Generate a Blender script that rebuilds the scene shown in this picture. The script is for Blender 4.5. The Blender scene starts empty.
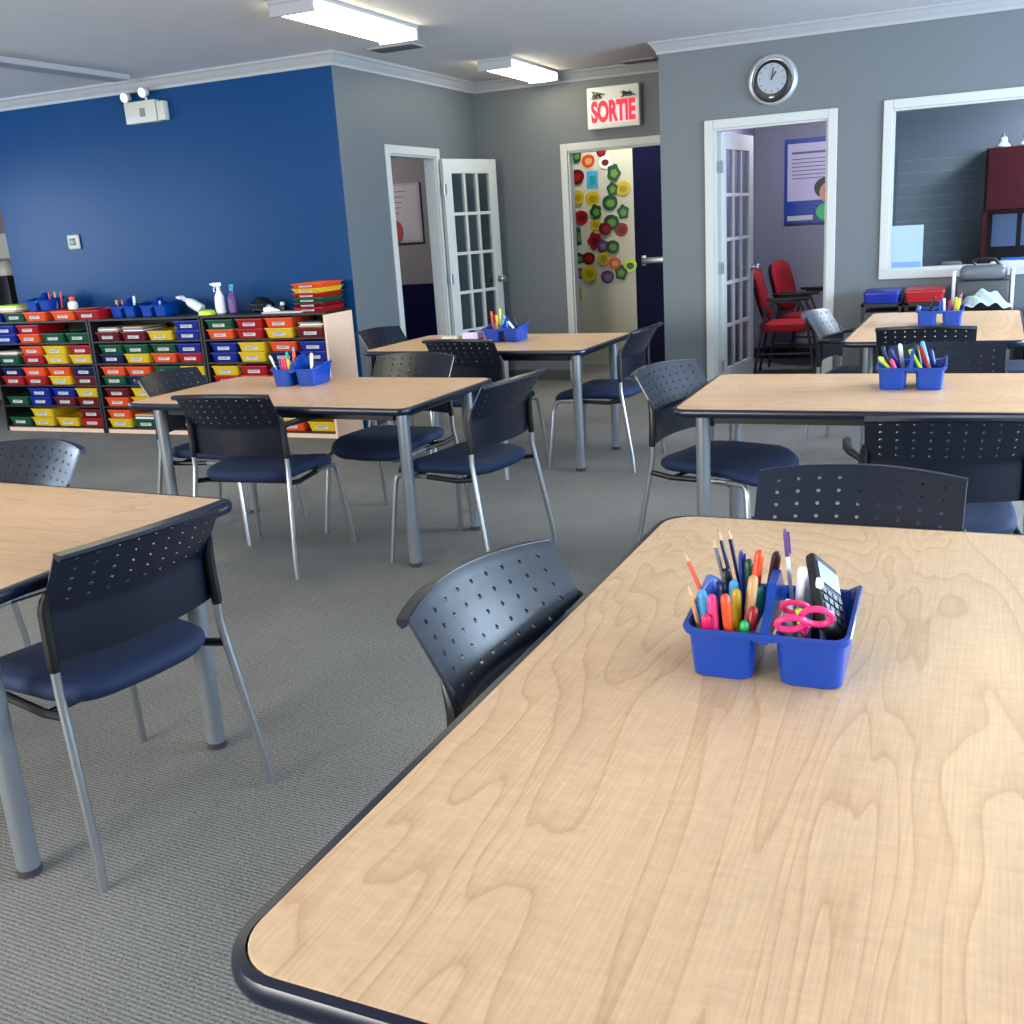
import bpy, bmesh, math, random
from mathutils import Vector, Matrix
random.seed(7)
PI=math.pi
S=bpy.context.scene; C=S.collection
# ------------------------------------------------------------------ camera
FPX,YAW,PITCH,ROLL,CH=1032.786,-.41681,.27048,-.06468,1.44932
_w=Vector((math.sin(YAW)*math.cos(PITCH),math.cos(YAW)*math.cos(PITCH),-math.sin(PITCH)))
_r0=Vector((math.cos(YAW),-math.sin(YAW),0)); _u0=_r0.cross(_w)
_r=math.cos(ROLL)*_r0+math.sin(ROLL)*_u0; _u=-math.sin(ROLL)*_r0+math.cos(ROLL)*_u0
cd=bpy.data.cameras.new('camera'); cam=bpy.data.objects.new('camera',cd); C.objects.link(cam)
cd.lens=36*FPX/1024; cd.sensor_width=36; cd.clip_start=.02; cd.clip_end=60
cam.matrix_world=Matrix(((_r.x,_u.x,-_w.x,0),(_r.y,_u.y,-_w.y,0),(_r.z,_u.z,-_w.z,CH),(0,0,0,1)))
S.camera=cam
def at(px,py,ax,val):
    d=_w+(px-512)/FPX*_r-(py-512)/FPX*_u
    o=Vector((0,0,CH)); t=(val-o[ax])/d[ax]
    return o+t*d
# ------------------------------------------------------------------ materials
def lin(c):
    c=c/255
    return c/12.92 if c<=.04045 else ((c+.055)/1.055)**2.4
def rgb(r,g,b): return (lin(r),lin(g),lin(b),1)
MC={}
def mat(name,col,rough=.5,metal=0,spec=.5,noise=0,nscale=40,bump=0,bscale=200,coat=0):
    if name in MC: return MC[name]
    m=bpy.data.materials.new(name); m.use_nodes=True; nt=m.node_tree; N=nt.nodes; L=nt.links
    b=N['Principled BSDF']; b.inputs['Roughness'].default_value=rough; b.inputs['Metallic'].default_value=metal
    b.inputs['Specular IOR Level'].default_value=spec; b.inputs['Coat Weight'].default_value=coat
    c=rgb(*col)
    tc=N.new('ShaderNodeTexCoord'); n=N.new('ShaderNodeTexNoise'); n.inputs['Scale'].default_value=nscale; n.inputs['Detail'].default_value=3
    L.new(tc.outputs['Object'],n.inputs['Vector'])
    mx=N.new('ShaderNodeMix'); mx.data_type='RGBA'
    mx.inputs['A'].default_value=tuple(max(0,x*(1-noise)) for x in c[:3])+(1,)
    mx.inputs['B'].default_value=tuple(min(1,x*(1+noise)) for x in c[:3])+(1,)
    L.new(n.outputs['Fac'],mx.inputs['Factor']); L.new(mx.outputs['Result'],b.inputs['Base Color'])
    if bump:
        n2=N.new('ShaderNodeTexNoise'); n2.inputs['Scale'].default_value=bscale; n2.inputs['Detail'].default_value=2
        L.new(tc.outputs['Object'],n2.inputs['Vector'])
        bp=N.new('ShaderNodeBump'); bp.inputs['Strength'].default_value=bump; bp.inputs['Distance'].default_value=.004
        L.new(n2.outputs['Fac'],bp.inputs['Height']); L.new(bp.outputs['Normal'],b.inputs['Normal'])
    MC[name]=m; return m
def emis(name,col,st):
    if name in MC: return MC[name]
    m=bpy.data.materials.new(name); m.use_nodes=True; b=m.node_tree.nodes['Principled BSDF']
    b.inputs['Base Color'].default_value=rgb(*col); b.inputs['Emission Color'].default_value=rgb(*col); b.inputs['Emission Strength'].default_value=st
    MC[name]=m; return m
def glass(name,tint=(235,240,242),fac=.88):
    if name in MC: return MC[name]
    m=bpy.data.materials.new(name); m.use_nodes=True; nt=m.node_tree; N=nt.nodes; L=nt.links
    N.remove(N['Principled BSDF']); o=N['Material Output']
    t=N.new('ShaderNodeBsdfTransparent'); t.inputs['Color'].default_value=rgb(*tint)
    g=N.new('ShaderNodeBsdfGlossy'); g.inputs['Roughness'].default_value=.02
    f=N.new('ShaderNodeFresnel'); f.inputs['IOR'].default_value=1.45
    ge=N.new('ShaderNodeNewGeometry'); iv=N.new('ShaderNodeMath'); iv.operation='SUBTRACT'; iv.inputs[0].default_value=1; L.new(ge.outputs['Backfacing'],iv.inputs[1])
    mu=N.new('ShaderNodeMath'); mu.operation='MULTIPLY'; L.new(f.outputs[0],mu.inputs[0]); L.new(iv.outputs[0],mu.inputs[1])
    mx=N.new('ShaderNodeMixShader'); L.new(mu.outputs[0],mx.inputs[0]); L.new(t.outputs[0],mx.inputs[1]); L.new(g.outputs[0],mx.inputs[2]); L.new(mx.outputs[0],o.inputs['Surface'])
    MC[name]=m; return m
def wood_mat():
    m=bpy.data.materials.new('maple_laminate'); m.use_nodes=True; nt=m.node_tree; N=nt.nodes; L=nt.links
    b=N['Principled BSDF']; b.inputs['Roughness'].default_value=.33; b.inputs['Specular IOR Level'].default_value=.5
    tc=N.new('ShaderNodeTexCoord'); mp=N.new('ShaderNodeMapping'); mp.inputs['Scale'].default_value=(1,1,1)
    oi=N.new('ShaderNodeObjectInfo'); ad=N.new('ShaderNodeVectorMath'); ad.operation='ADD'
    ml=N.new('ShaderNodeMath'); ml.operation='MULTIPLY'; ml.inputs[1].default_value=9
    L.new(oi.outputs['Random'],ml.inputs[0]); cx=N.new('ShaderNodeCombineXYZ'); L.new(ml.outputs[0],cx.inputs[0])
    L.new(tc.outputs['Object'],ad.inputs[0]); L.new(cx.outputs[0],ad.inputs[1])
    def nz(sc,scale,det,dist=0):
        p=N.new('ShaderNodeMapping'); p.inputs['Scale'].default_value=sc; L.new(ad.outputs[0],p.inputs['Vector'])
        n=N.new('ShaderNodeTexNoise'); n.inputs['Scale'].default_value=scale; n.inputs['Detail'].default_value=det; n.inputs['Distortion'].default_value=dist
        L.new(p.outputs[0],n.inputs['Vector']); return n
    # cathedral figure: contour lines of a smooth stretched height field
    a=nz((.50,2.3,1),1.2,3.2,.55)
    k=N.new('ShaderNodeMath'); k.operation='MULTIPLY'; k.inputs[1].default_value=22; L.new(a.outputs['Fac'],k.inputs[0])
    fr=N.new('ShaderNodeMath'); fr.operation='FRACT'; L.new(k.outputs[0],fr.inputs[0])
    cr=N.new('ShaderNodeValToRGB'); e=cr.color_ramp.elements; e[0].position=0; e[0].color=(1,1,1,1); e[1].position=1; e[1].color=(.0,.0,.0,1)
    q=cr.color_ramp.elements.new(.55); q.color=(.88,.88,.88,1); q2=cr.color_ramp.elements.new(.84); q2.color=(.62,.62,.62,1); e[0].color=(.5,.5,.5,1); q3=cr.color_ramp.elements.new(.07); q3.color=(1,1,1,1)
    L.new(fr.outputs[0],cr.inputs[0])
    # fibres and cross-grain curl
    f=nz((2,60,1),4,4); g=nz((14,5,1),5,2,.6); h=nz((.8,2,1),1.5,2)
    base=N.new('ShaderNodeMix'); base.data_type='RGBA'; base.inputs['A'].default_value=rgb(203,154,109); base.inputs["B"].default_value=rgb(229,187,143)
    L.new(cr.outputs[0],base.inputs['Factor'])
    fl=N.new('ShaderNodeMix'); fl.data_type='RGBA'; fl.inputs['B'].default_value=rgb(219,180,139); fl.inputs['Factor'].default_value=.32
    L.new(base.outputs['Result'],fl.inputs['A'])
    def mul(prev,n,lo,hi):
        r=N.new('ShaderNodeMapRange'); r.inputs['From Min'].default_value=.3; r.inputs['From Max'].default_value=.7; r.inputs['To Min'].default_value=lo; r.inputs['To Max'].default_value=hi
        L.new(n.outputs['Fac'],r.inputs['Value'])
        x=N.new('ShaderNodeVectorMath'); x.operation='SCALE'; L.new(prev,x.inputs[0]); L.new(r.outputs[0],x.inputs['Scale']); return x.outputs[0]
    v=mul(fl.outputs['Result'],f,.90,1.07); v=mul(v,g,.95,1.05); v=mul(v,h,.93,1.06)
    L.new(v,b.inputs['Base Color']); return m
def carpet_mat():
    m=bpy.data.materials.new('grey_ribbed_carpet'); m.use_nodes=True; nt=m.node_tree; N=nt.nodes; L=nt.links
    b=N['Principled BSDF']; b.inputs['Roughness'].default_value=.95; b.inputs['Specular IOR Level'].default_value=.1
    tc=N.new('ShaderNodeTexCoord'); n=N.new('ShaderNodeTexNoise'); n.inputs['Scale'].default_value=160; n.inputs['Detail'].default_value=3
    mp=N.new('ShaderNodeMapping'); mp.inputs['Rotation'].default_value=(0,0,.05); L.new(tc.outputs['Object'],mp.inputs['Vector'])
    L.new(tc.outputs['Object'],n.inputs['Vector'])
    w=N.new('ShaderNodeTexWave'); w.inputs['Scale'].default_value=28; w.inputs['Distortion'].default_value=2.5; w.inputs['Detail'].default_value=2; w.inputs['Detail Scale'].default_value=6
    w.bands_direction='Y'; L.new(mp.outputs[0],w.inputs['Vector'])
    n3=N.new('ShaderNodeTexNoise'); n3.inputs['Scale'].default_value=1.3; n3.inputs['Detail'].default_value=4; L.new(tc.outputs['Object'],n3.inputs['Vector'])
    cr=N.new('ShaderNodeValToRGB'); e=cr.color_ramp.elements; e[0].position=.3; e[0].color=rgb(76,75,72); e[1].position=.7; e[1].color=rgb(152,150,145)
    ad=N.new('ShaderNodeMath'); ad.operation='MULTIPLY_ADD'; ad.inputs[1].default_value=.55; L.new(n.outputs['Fac'],ad.inputs[0])
    a2=N.new('ShaderNodeMath'); a2.operation='MULTIPLY_ADD'; a2.inputs[1].default_value=.2; a2.inputs[2].default_value=.0; L.new(w.outputs['Fac'],a2.inputs[0])
    a3=N.new('ShaderNodeMath'); a3.operation='MULTIPLY_ADD'; a3.inputs[1].default_value=.25; L.new(n3.outputs['Fac'],a3.inputs[0]); L.new(a2.outputs[0],a3.inputs[2])
    L.new(a3.outputs[0],ad.inputs[2]); L.new(ad.outputs[0],cr.inputs[0]); L.new(cr.outputs[0],b.inputs['Base Color'])
    bp=N.new('ShaderNodeBump'); bp.inputs['Strength'].default_value=.6; bp.inputs['Distance'].default_value=.004; L.new(ad.outputs[0],bp.inputs['Height']); L.new(bp.outputs[0],b.inputs['Normal'])
    return m
M=dict(
 wood=wood_mat(), carpet=carpet_mat(),
 grey=mat('grey_wall_paint',(90,97,102),.5,noise=.03,nscale=3,bump=.15,bscale=90),
 blue=mat('blue_wall_paint',(5,56,104),.33,spec=.16,noise=.04,nscale=3,bump=.1,bscale=60),
 ceil=mat('ceiling_paint',(196,196,200),.8,noise=.04,nscale=6,bump=.3,bscale=120),
 trim=mat('white_trim_paint',(178,180,177),.4,noise=.02),
 crown=mat('crown_paint',(150,151,154),.5,noise=.02),
 navy=mat('navy_paint',(3,7,48),.6,spec=.12,noise=.05),
 cream=mat('cream_paint',(196,194,176),.6,noise=.03),
 dbase=mat('dark_vinyl',(52,54,58),.5,noise=.05),
 edge=mat('navy_edge_band',(5,14,38),.3,noise=.05),
 black=mat('black_plastic',(8,9,11),.4,noise=.05),
 plate=mat('dark_blue_black_plastic',(4,13,30),.30,spec=.55,noise=.04,nscale=20,bump=.06,bscale=600),
 seat=mat('navy_seat_fabric',(9,34,70),.75,noise=.2,nscale=300,bump=.3,bscale=900),
 chrome=mat('silver_tube',(176,180,184),.28,metal=.9,noise=.03),
 leg=mat('silver_grey_leg',(138,144,150),.35,metal=.55,noise=.03),
 cblue=mat('blue_caddy_plastic',(0,60,152),.3,noise=.03,nscale=60,coat=.2),
 beech=mat('pale_beech',(220,186,160),.5,noise=.06,nscale=12),
 shelf=mat('dark_shelf_board',(20,14,15),.5,noise=.1),
 card=mat('white_card',(186,186,183),.7,noise=.02), ink=mat('grey_ink',(90,92,96),.7),
 metal=mat('white_enamel',(184,184,174),.4), glass=glass('clear_glass'),
 dark=mat('black_rubber',(20,20,20),.6),
)
PC={'red':(152,12,22),'dark red':(94,8,20),'orange':(212,72,24),'yellow':(204,170,26),'green':(10,72,42),'blue':(8,32,126),'navy':(8,18,66),'pink':(236,52,120),'hot pink':(226,30,92),
 'light blue':(70,160,210),'lime':(190,220,50),'purple':(92,52,120),'brown':(74,26,20),'white':(226,228,232),'black':(14,14,18),'grey':(110,114,120),'teal':(30,150,140),'tan':(196,150,96),'bright green':(30,170,90)}
def pc(c): return mat('plastic_'+c.replace(' ','_'),PC[c],.38,noise=.04)
# ------------------------------------------------------------------ mesh helpers
class MB:
    def __init__(s): s.bm=bmesh.new()
    def box(s,x0,x1,y0,y1,z0,z1,bev=0,mtx=None,seg=2):
        r=bmesh.ops.create_cube(s.bm,size=1)['verts']
        sc=Matrix.Diagonal((x1-x0,y1-y0,z1-z0,1)); tr=Matrix.Translation(((x0+x1)/2,(y0+y1)/2,(z0+z1)/2))
        bmesh.ops.transform(s.bm,matrix=tr@sc,verts=r)
        if bev:
            es=list({e for v in r for e in v.link_edges})
            o=bmesh.ops.bevel(s.bm,geom=es,offset=bev,segments=seg,profile=.5,affect='EDGES')
            r=list({v for f in o['faces'] for v in f.verts}|{v for v in r if v.is_valid})
        if mtx is not None: bmesh.ops.transform(s.bm,matrix=mtx,verts=r)
        return s
    def tube(s,pts,r,n=10,caps=True):
        pts=[Vector(p) for p in pts]; rr=r if isinstance(r,(list,tuple)) else [r]*len(pts)
        rings=[]; up=None
        for i,p in enumerate(pts):
            t=(pts[min(i+1,len(pts)-1)]-pts[max(i-1,0)]).normalized()
            if up is None: up=Vector((0,0,1)) if abs(t.z)<.9 else Vector((0,1,0))
            a=t.cross(up).normalized(); b=a.cross(t).normalized(); up=b
            rings.append([s.bm.verts.new(p+rr[i]*(math.cos(2*PI*k/n)*a+math.sin(2*PI*k/n)*b)) for k in range(n)])
        for A,B in zip(rings,rings[1:]):
            for k in range(n): s.bm.faces.new((A[k],A[(k+1)%n],B[(k+1)%n],B[k]))
        if caps: s.bm.faces.new(rings[0][::-1]); s.bm.faces.new(rings[-1])
        return s
    def lathe(s,prof,n=20,mtx=None):
        vs=[]; rings=[]
        for (r,z) in prof:
            ring=[s.bm.verts.new((r*math.cos(2*PI*k/n),r*math.sin(2*PI*k/n),z)) for k in range(n)]; rings.append(ring); vs+=ring
        for A,B in zip(rings,rings[1:]):
            for k in range(n): s.bm.faces.new((A[k],A[(k+1)%n],B[(k+1)%n],B[k]))
        s.bm.faces.new(rings[0][::-1]); s.bm.faces.new(rings[-1])
        if mtx is not None: bmesh.ops.transform(s.bm,matrix=mtx,verts=vs)
        return s
    def prism(s,poly,z0,z1,mtx=None):
        a=[s.bm.verts.new((x,y,z0)) for x,y in poly]; b=[s.bm.verts.new((x,y,z1)) for x,y in poly]; n=len(poly)
        s.bm.faces.new(a[::-1]); s.bm.faces.new(b)
        for k in range(n): s.bm.faces.new((a[k],a[(k+1)%n],b[(k+1)%n],b[k]))
        if mtx is not None: bmesh.ops.transform(s.bm,matrix=mtx,verts=a+b)
        return s
    def loops(s,L,cap0=True,cap1=True):
        rings=[[s.bm.verts.new(p) for p in l] for l in L]; n=len(rings[0])
        for A,B in zip(rings,rings[1:]):
            for k in range(n): s.bm.faces.new((A[k],A[(k+1)%n],B[(k+1)%n],B[k]))
        if cap0: s.bm.faces.new(rings[0][::-1])
        if cap1: s.bm.faces.new(rings[-1])
        return s
    def build(s,name,m,parent=None,smooth=True,loc=None,ang=35):
        bmesh.ops.recalc_face_normals(s.bm,faces=s.bm.faces)
        me=bpy.data.meshes.new(name); s.bm.to_mesh(me); s.bm.free()
        me.materials.append(m)
        if smooth:
            for p in me.polygons: p.use_smooth=True
            me.set_sharp_from_angle(angle=math.radians(ang))
        o=bpy.data.objects.new(name,me); C.objects.link(o)
        if parent: o.parent=parent
        if loc is not None: o.location=loc
        return o
def tag(o,label=None,cat=None,group=None,kind=None):
    if label: o['label']=label
    if cat: o['category']=cat
    if group: o['group']=group
    if kind: o['kind']=kind
    return o
def thing(name,label,cat,loc=(0,0,0),rz=0,group=None):
    o=bpy.data.objects.new(name,None); C.objects.link(o); o.empty_display_size=.1
    o.location=loc; o.rotation_euler=(0,0,rz); return tag(o,label,cat,group)
def struct(name,mb,m,smooth=False):
    o=mb.build(name,m,smooth=smooth); o['kind']='structure'; return o
KIDS={}
def dup(root,label,loc,rz=0,group=None):
    def rec(o,par):
        c=o.copy(); C.objects.link(c)
        if par: c.parent=par
        for k in [x for x in SRC if x.parent==o]: rec(k,c)
        return c
    SRC=list(C.objects)
    c=rec(root,None); c.location=loc; c.rotation_euler=(0,0,rz); c['label']=label
    if group: c['group']=group
    return c
def rrect(w,d,r,n=6,cx=0,cy=0):
    p=[]
    for (sx,sy,a0) in ((1,1,0),(-1,1,90),(-1,-1,180),(1,-1,270)):
        for k in range(n+1):
            a=math.radians(a0+90*k/n); p.append((cx+sx*(w/2-r)+r*math.cos(a),cy+sy*(d/2-r)+r*math.sin(a)))
    return p
def L3(p,z): return [(x,y,z) for x,y in p]
def text_mesh(name,body,size,m,parent,mtx,ext=.001,bold=0):
    cu=bpy.data.curves.new(name,'FONT'); cu.body=body; cu.size=size; cu.align_x='CENTER'; cu.align_y='CENTER'; cu.extrude=ext; cu.offset=bold
    t=bpy.data.objects.new(name,cu); C.objects.link(t)
    me=bpy.data.meshes.new_from_object(t.evaluated_get(bpy.context.evaluated_depsgraph_get())); bpy.data.objects.remove(t); bpy.data.curves.remove(cu)
    me.materials.clear(); me.materials.append(m); me.transform(mtx); me.name=name
    o=bpy.data.objects.new(name,me); C.objects.link(o); o.parent=parent; return o
# ------------------------------------------------------------------ room shell
YR,XC,YB,XS,YL,H=8.25,-2.20,9.19,-4.19,6.81,2.709
XE,YF,XW,YI=3.7,-2.8,-9.4,10.6
T=.1
struct('floor',MB().box(XW-.2,XE+.3,YF-.3,YI+.4,-.08,0),M['carpet'])
struct('ceiling',MB().box(XW-.2,XE+.3,YF-.3,YI+.4,H,H+.08),M['ceil'])
# blue wall and the room behind it
struct('wall_left',MB().box(-7.62,XS-T,YL,YL+T,0,H).box(XS-T,XS-.002,YL,YL+.0005,0,H),M['blue'])
w=MB(); w.box(XS-T,XS,YL+.0005,7.52,0,H).box(XS-T,XS,8.32,YB,0,H).box(XS-T,XS,7.52,8.32,2.05,H)
struct('wall_side',w,M['grey'])
w=MB(); w.box(XS-T,-3.30,YB,YB+T,0,H).box(-2.35,XC+.12,YB,YB+T,0,H).box(-3.30,-2.35,YB,YB+T,2.05,H)
struct('wall_back',w,M['grey'])
DX0,DX1=-1.79,-.95; WX0,WX1,WZ0,WZ1=-.51,1.75,.955,2.07
w=MB(); w.box(XC,DX0,YR,YR+T,0,H).box(DX0,DX1,YR,YR+T,2.05,H).box(DX1,WX0,YR,YR+T,0,H).box(WX0,WX1,YR,YR+T,0,WZ0).box(WX0,WX1,YR,YR+T,WZ1,H).box(WX1,XE,YR,YR+T,0,H).box(XC,XC+.1,YR+T,YB,0,H)
struct('wall_right',w,M['grey'])
# hall behind the exit, left room, offices
struct('wall_hall',MB().box(-4.05,-3.0,10.2,10.3,0,H),M['cream'])
struct('wall_hall_return',MB().box(-2.14,-2.04,YB+T,10.9,0,H).box(-4.15,-4.05,YB+T,10.3,0,H),M['grey'])
g=M['grey']
struct('wall_inner',MB().box(-7.6,-4.29,YB,YB+T,.95,H),mat('inner_grey_paint',(118,114,116),.6,noise=.03))
struct('wall_inner_dado',MB().box(-7.6,-4.29,YB,YB+T,0,.95),M['navy'])
struct('wall_inner_end',MB().box(-7.72,-7.6,YL+T,YB+T,0,H),g)
struct('wall_office',MB().box(-2.04,XE,YI,YI+T,0,H),mat('office_paint',(118,124,134),.55,noise=.03))
struct('wall_office_side',MB().box(-2.04,-1.90,YB+T,YI,0,H).box(-2.10,-1.90,YR+T,YB+T,0,H),mat('office_side_purple_lit',(140,128,160),.55,noise=.03))  # purple cast of the light is put into this wall colour
struct('wall_partition',MB().box(-.80,-.72,YR+T,YI,0,H),g)
# far left recess beyond the blue wall
struct('wall_recess',MB().box(XW,-7.72,7.9,8.0,0,H),mat('recess_paint',(122,114,108),.6,noise=.04))
# outer walls with window openings
def wallx(name,x0,x1,y0,y1,op,m):
    w=MB(); ys=[y0]
    for a,b,z0,z1 in op:
        w.box(x0,x1,ys[-1],a,0,H); w.box(x0,x1,a,b,0,z0); w.box(x0,x1,a,b,z1,H); ys.append(b)
    w.box(x0,x1,ys[-1],y1,0,H); return struct(name,w,m)
EO=[(-1.6,.6,.8,2.3),(1.4,3.6,.8,2.3),(4.6,7.7,.8,2.5)]
wallx('wall_east',XE,XE+T,YF-T,YI+T,EO,g)
WO=[(1.2,3.0,.9,2.3),(3.5,5.3,.9,2.3)]
wallx('wall_west',XW-T,XW,YF-T,8.5,WO,g)
w=MB(); w.box(XW,-8,YF-T,YF,0,H).box(-8,-5.4,YF-T,YF,0,.8).box(-8,-5.4,YF-T,YF,2.3,H).box(-5.4,-4.6,YF-T,YF,0,H).box(-4.6,-2.2,YF-T,YF,0,.8).box(-4.6,-2.2,YF-T,YF,2.3,H).box(-2.2,XE,YF-T,YF,0,H)
struct('wall_front',w,g)
nwin=[1]
def outer_window(axis,c,a,b,z0,z1):
    nwin[0]+=1
    w=MB()
    def bx(u0,u1,q0,q1,t=.05):
        if axis==0: w.box(c-t/2,c+t/2,u0,u1,q0,q1)
        else: w.box(u0,u1,c-t/2,c+t/2,q0,q1)
    bx(a,a+.06,z0,z1);bx(b-.06,b,z0,z1);bx(a+.06,b-.06,z0,z0+.06);bx(a+.06,b-.06,z1-.06,z1);bx((a+b)/2-.03,(a+b)/2+.03,z0+.06,z1-.06)
    struct('window_%d'%nwin[0],w,M['trim'])
for a,b,z0,z1 in EO: outer_window(0,XE+.05,a,b,z0,z1)
for a,b,z0,z1 in WO: outer_window(0,XW-.05,a,b,z0,z1)
for a,b in ((-8,-5.4),(-4.6,-2.2)): outer_window(1,YF-.05,a,b,.8,2.3)
# crown moulding (sloped profile)
def crown(name,p,q,nrm,e0=0,e1=0):
    # wall line p->q, nrm points into the room ; e0,e1 extend the ceiling-side edge for mitres
    p=Vector((*p,0)); q=Vector((*q,0)); n=Vector((*nrm,0)); d=(q-p).normalized()
    prof=[(.002,-.090),(.012,-.090),(.016,-.070),(.032,-.050),(.048,-.026),(.060,-.016),(.066,-.001),(.002,-.001)]
    A=[];B=[]
    for (o,z) in prof:
        k=o
        A.append(p+n*o+d*(-e0*k)+Vector((0,0,H+z))); B.append(q+n*o+d*(e1*k)+Vector((0,0,H+z)))
    o=MB().loops([A,B]).build(name,M['crown'],smooth=False); o['kind']='structure'
crown('trim_1',(-7.62,YL),(XS,YL),(0,-1),0,1)
crown('trim_2',(XS,YL),(XS,YB),(1,0),1,-1)
crown('trim_3',(XS,YB),(XC,YB),(0,-1),-1,0)
crown('trim_4',(XC,YR),(XE,YR),(0,-1),1,0)
crown('trim_5',(XC,YB),(XC,YR),(-1,0),-1,1)
# ceiling step strip on the left
struct('trim_6',MB().box(-5.93,-5.77,-2.8,6.55,H-.045,H-.001,.008),M['crown'])
struct('baseboard_back',MB().box(XS,-3.37,YB-.015,YB,0,.1),M['dbase'])
struct('baseboard_side',MB().box(XS,XS+.015,YL,7.44,0,.1).box(XS,XS+.015,8.4,YB-.015,0,.1),M['dbase'])
struct('baseboard_right',MB().box(XC,-1.86,YR-.015,YR,0,.1).box(-.88,XE,YR-.015,YR,0,.1),M['dbase'])
struct('baseboard_office',MB().box(-1.9,-.8,YI-.015,YI,0,.1),M['dark'])
# casings
def casing_y(name,x0,x1,y,z1,cw=.065,z0=0,both=False,sgn=-1,depth=.1):
    w=MB()
    w.box(x0-cw,x0,y-.018,y,z0,z1+cw,.004).box(x1,x1+cw,y-.018,y,z0,z1+cw,.004).box(x0,x1,y-.018,y,z1,z1+cw,.004)
    if z0>0: w.box(x0-cw,x1+cw,y-.018,y,z0-cw,z0,.004)
    w.box(x0,x0+.015,y,y+depth,z0,z1).box(x1-.015,x1,y,y+depth,z0,z1).box(x0+.015,x1-.015,y,y+depth,z1-.015,z1)
    if z0>0: w.box(x0+.015,x1-.015,y,y+depth,z0,z0+.015)
    return struct(name,w,M['trim'])
casing_y('trim_7',-3.30,-2.35,YB,2.05)
casing_y('trim_8',DX0,DX1,YR,2.05)
w=MB(); x=XS
w.box(x,x+.018,7.52-.065,7.52,0,2.115,.004).box(x,x+.018,8.32,8.385,0,2.115,.004).box(x,x+.018,7.52,8.32,2.05,2.115,.004)
w.box(x-T,x,7.52,7.535,0,2.05).box(x-T,x,8.305,8.32,0,2.05).box(x-T,x,7.535,8.305,2.035,2.05)
struct('trim_9',w,M['trim'])
wn=casing_y('window_1',WX0,WX1,YR,WZ1,z0=WZ0,cw=.062)
gp=MB().box(WX0+.015,WX1-.015,YR+.05,YR+.056,WZ0+.015,WZ1-.015).build('window_glass',M['glass'],wn,smooth=False)
# ------------------------------------------------------------------ french doors
def french_door(name,hinge,ang,wd,side,label,rows=5,hand=1):
    rt=thing(name,None,None,(*hinge,0),ang); rt['kind']='structure'; rt['label']=label
    hz=2.03; st=.105; top=.12; bot=.22; t=.038
    f=MB(); f.box(0,st,-t/2,t/2,.01,hz,.003).box(wd-st,wd,-t/2,t/2,.01,hz,.003).box(st,wd-st,-t/2,t/2,hz-top,hz,.003).box(st,wd-st,-t/2,t/2,.01,bot,.003)
    f.build('door_frame',M['trim'],rt,smooth=False)
    m=MB(); iw=wd-2*st; ih=hz-top-bot
    for k in (1,2): x=st+iw*k/3; m.box(x-.013,x+.013,-t/2+.004,t/2-.004,bot,hz-top)
    for k in range(1,rows): z=bot+ih*k/rows; m.box(st,wd-st,-t/2+.0035,t/2-.0035,z-.013,z+.013)
    m.build('glazing_bars',M['trim'],rt,smooth=False)
    MB().box(st,wd-st,-.003,.003,bot,hz-top).build('door_glass',M['glass'],rt,smooth=False)
    for z in (.25,1.02,1.78):
        MB().tube([(-.006,side*t/2,z-.045),(-.006,side*t/2,z+.045)],.009,8).box(-.004,.03,side*t/2-.002,side*t/2+.002,z-.045,z+.045).build('hinge',M['leg'],rt)
    for s in (1,-1):
        MB().lathe([(.028,0),(.028,.006),(.011,.01),(.011,.04),(.026,.046),(.03,.058),(.024,.07),(.008,.072)],16,Matrix.Translation((wd-.055,s*t/2,.98))@Matrix.Rotation(-s*PI/2,4,'X')).build('door_knob',M['chrome'],rt)
    return rt
french_door('door_1',(XS+.045,8.34),math.radians(74),.71,-1,'white glazed door swung open flat near the grey side wall')
french_door('door_2',(DX0+.03,YR+.075),math.radians(82.5),.78,-1,'white glazed door opened into the room with red chairs')
# exit door in the hall, dark navy with a push bar
w=MB(); w.box(-3.0,-2.14,10.2,10.245,0,H)
dr=struct('door_3',w,M['navy']); dr['label']='dark navy exit door with silver push bar'
MB().box(-2.92,-2.25,10.13,10.165,1.0,1.06,.01).box(-2.93,-2.88,10.165,10.2,.98,1.08,.004).box(-2.3,-2.25,10.165,10.2,.98,1.08,.004).build('push_bar',M['chrome'],dr)
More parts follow.
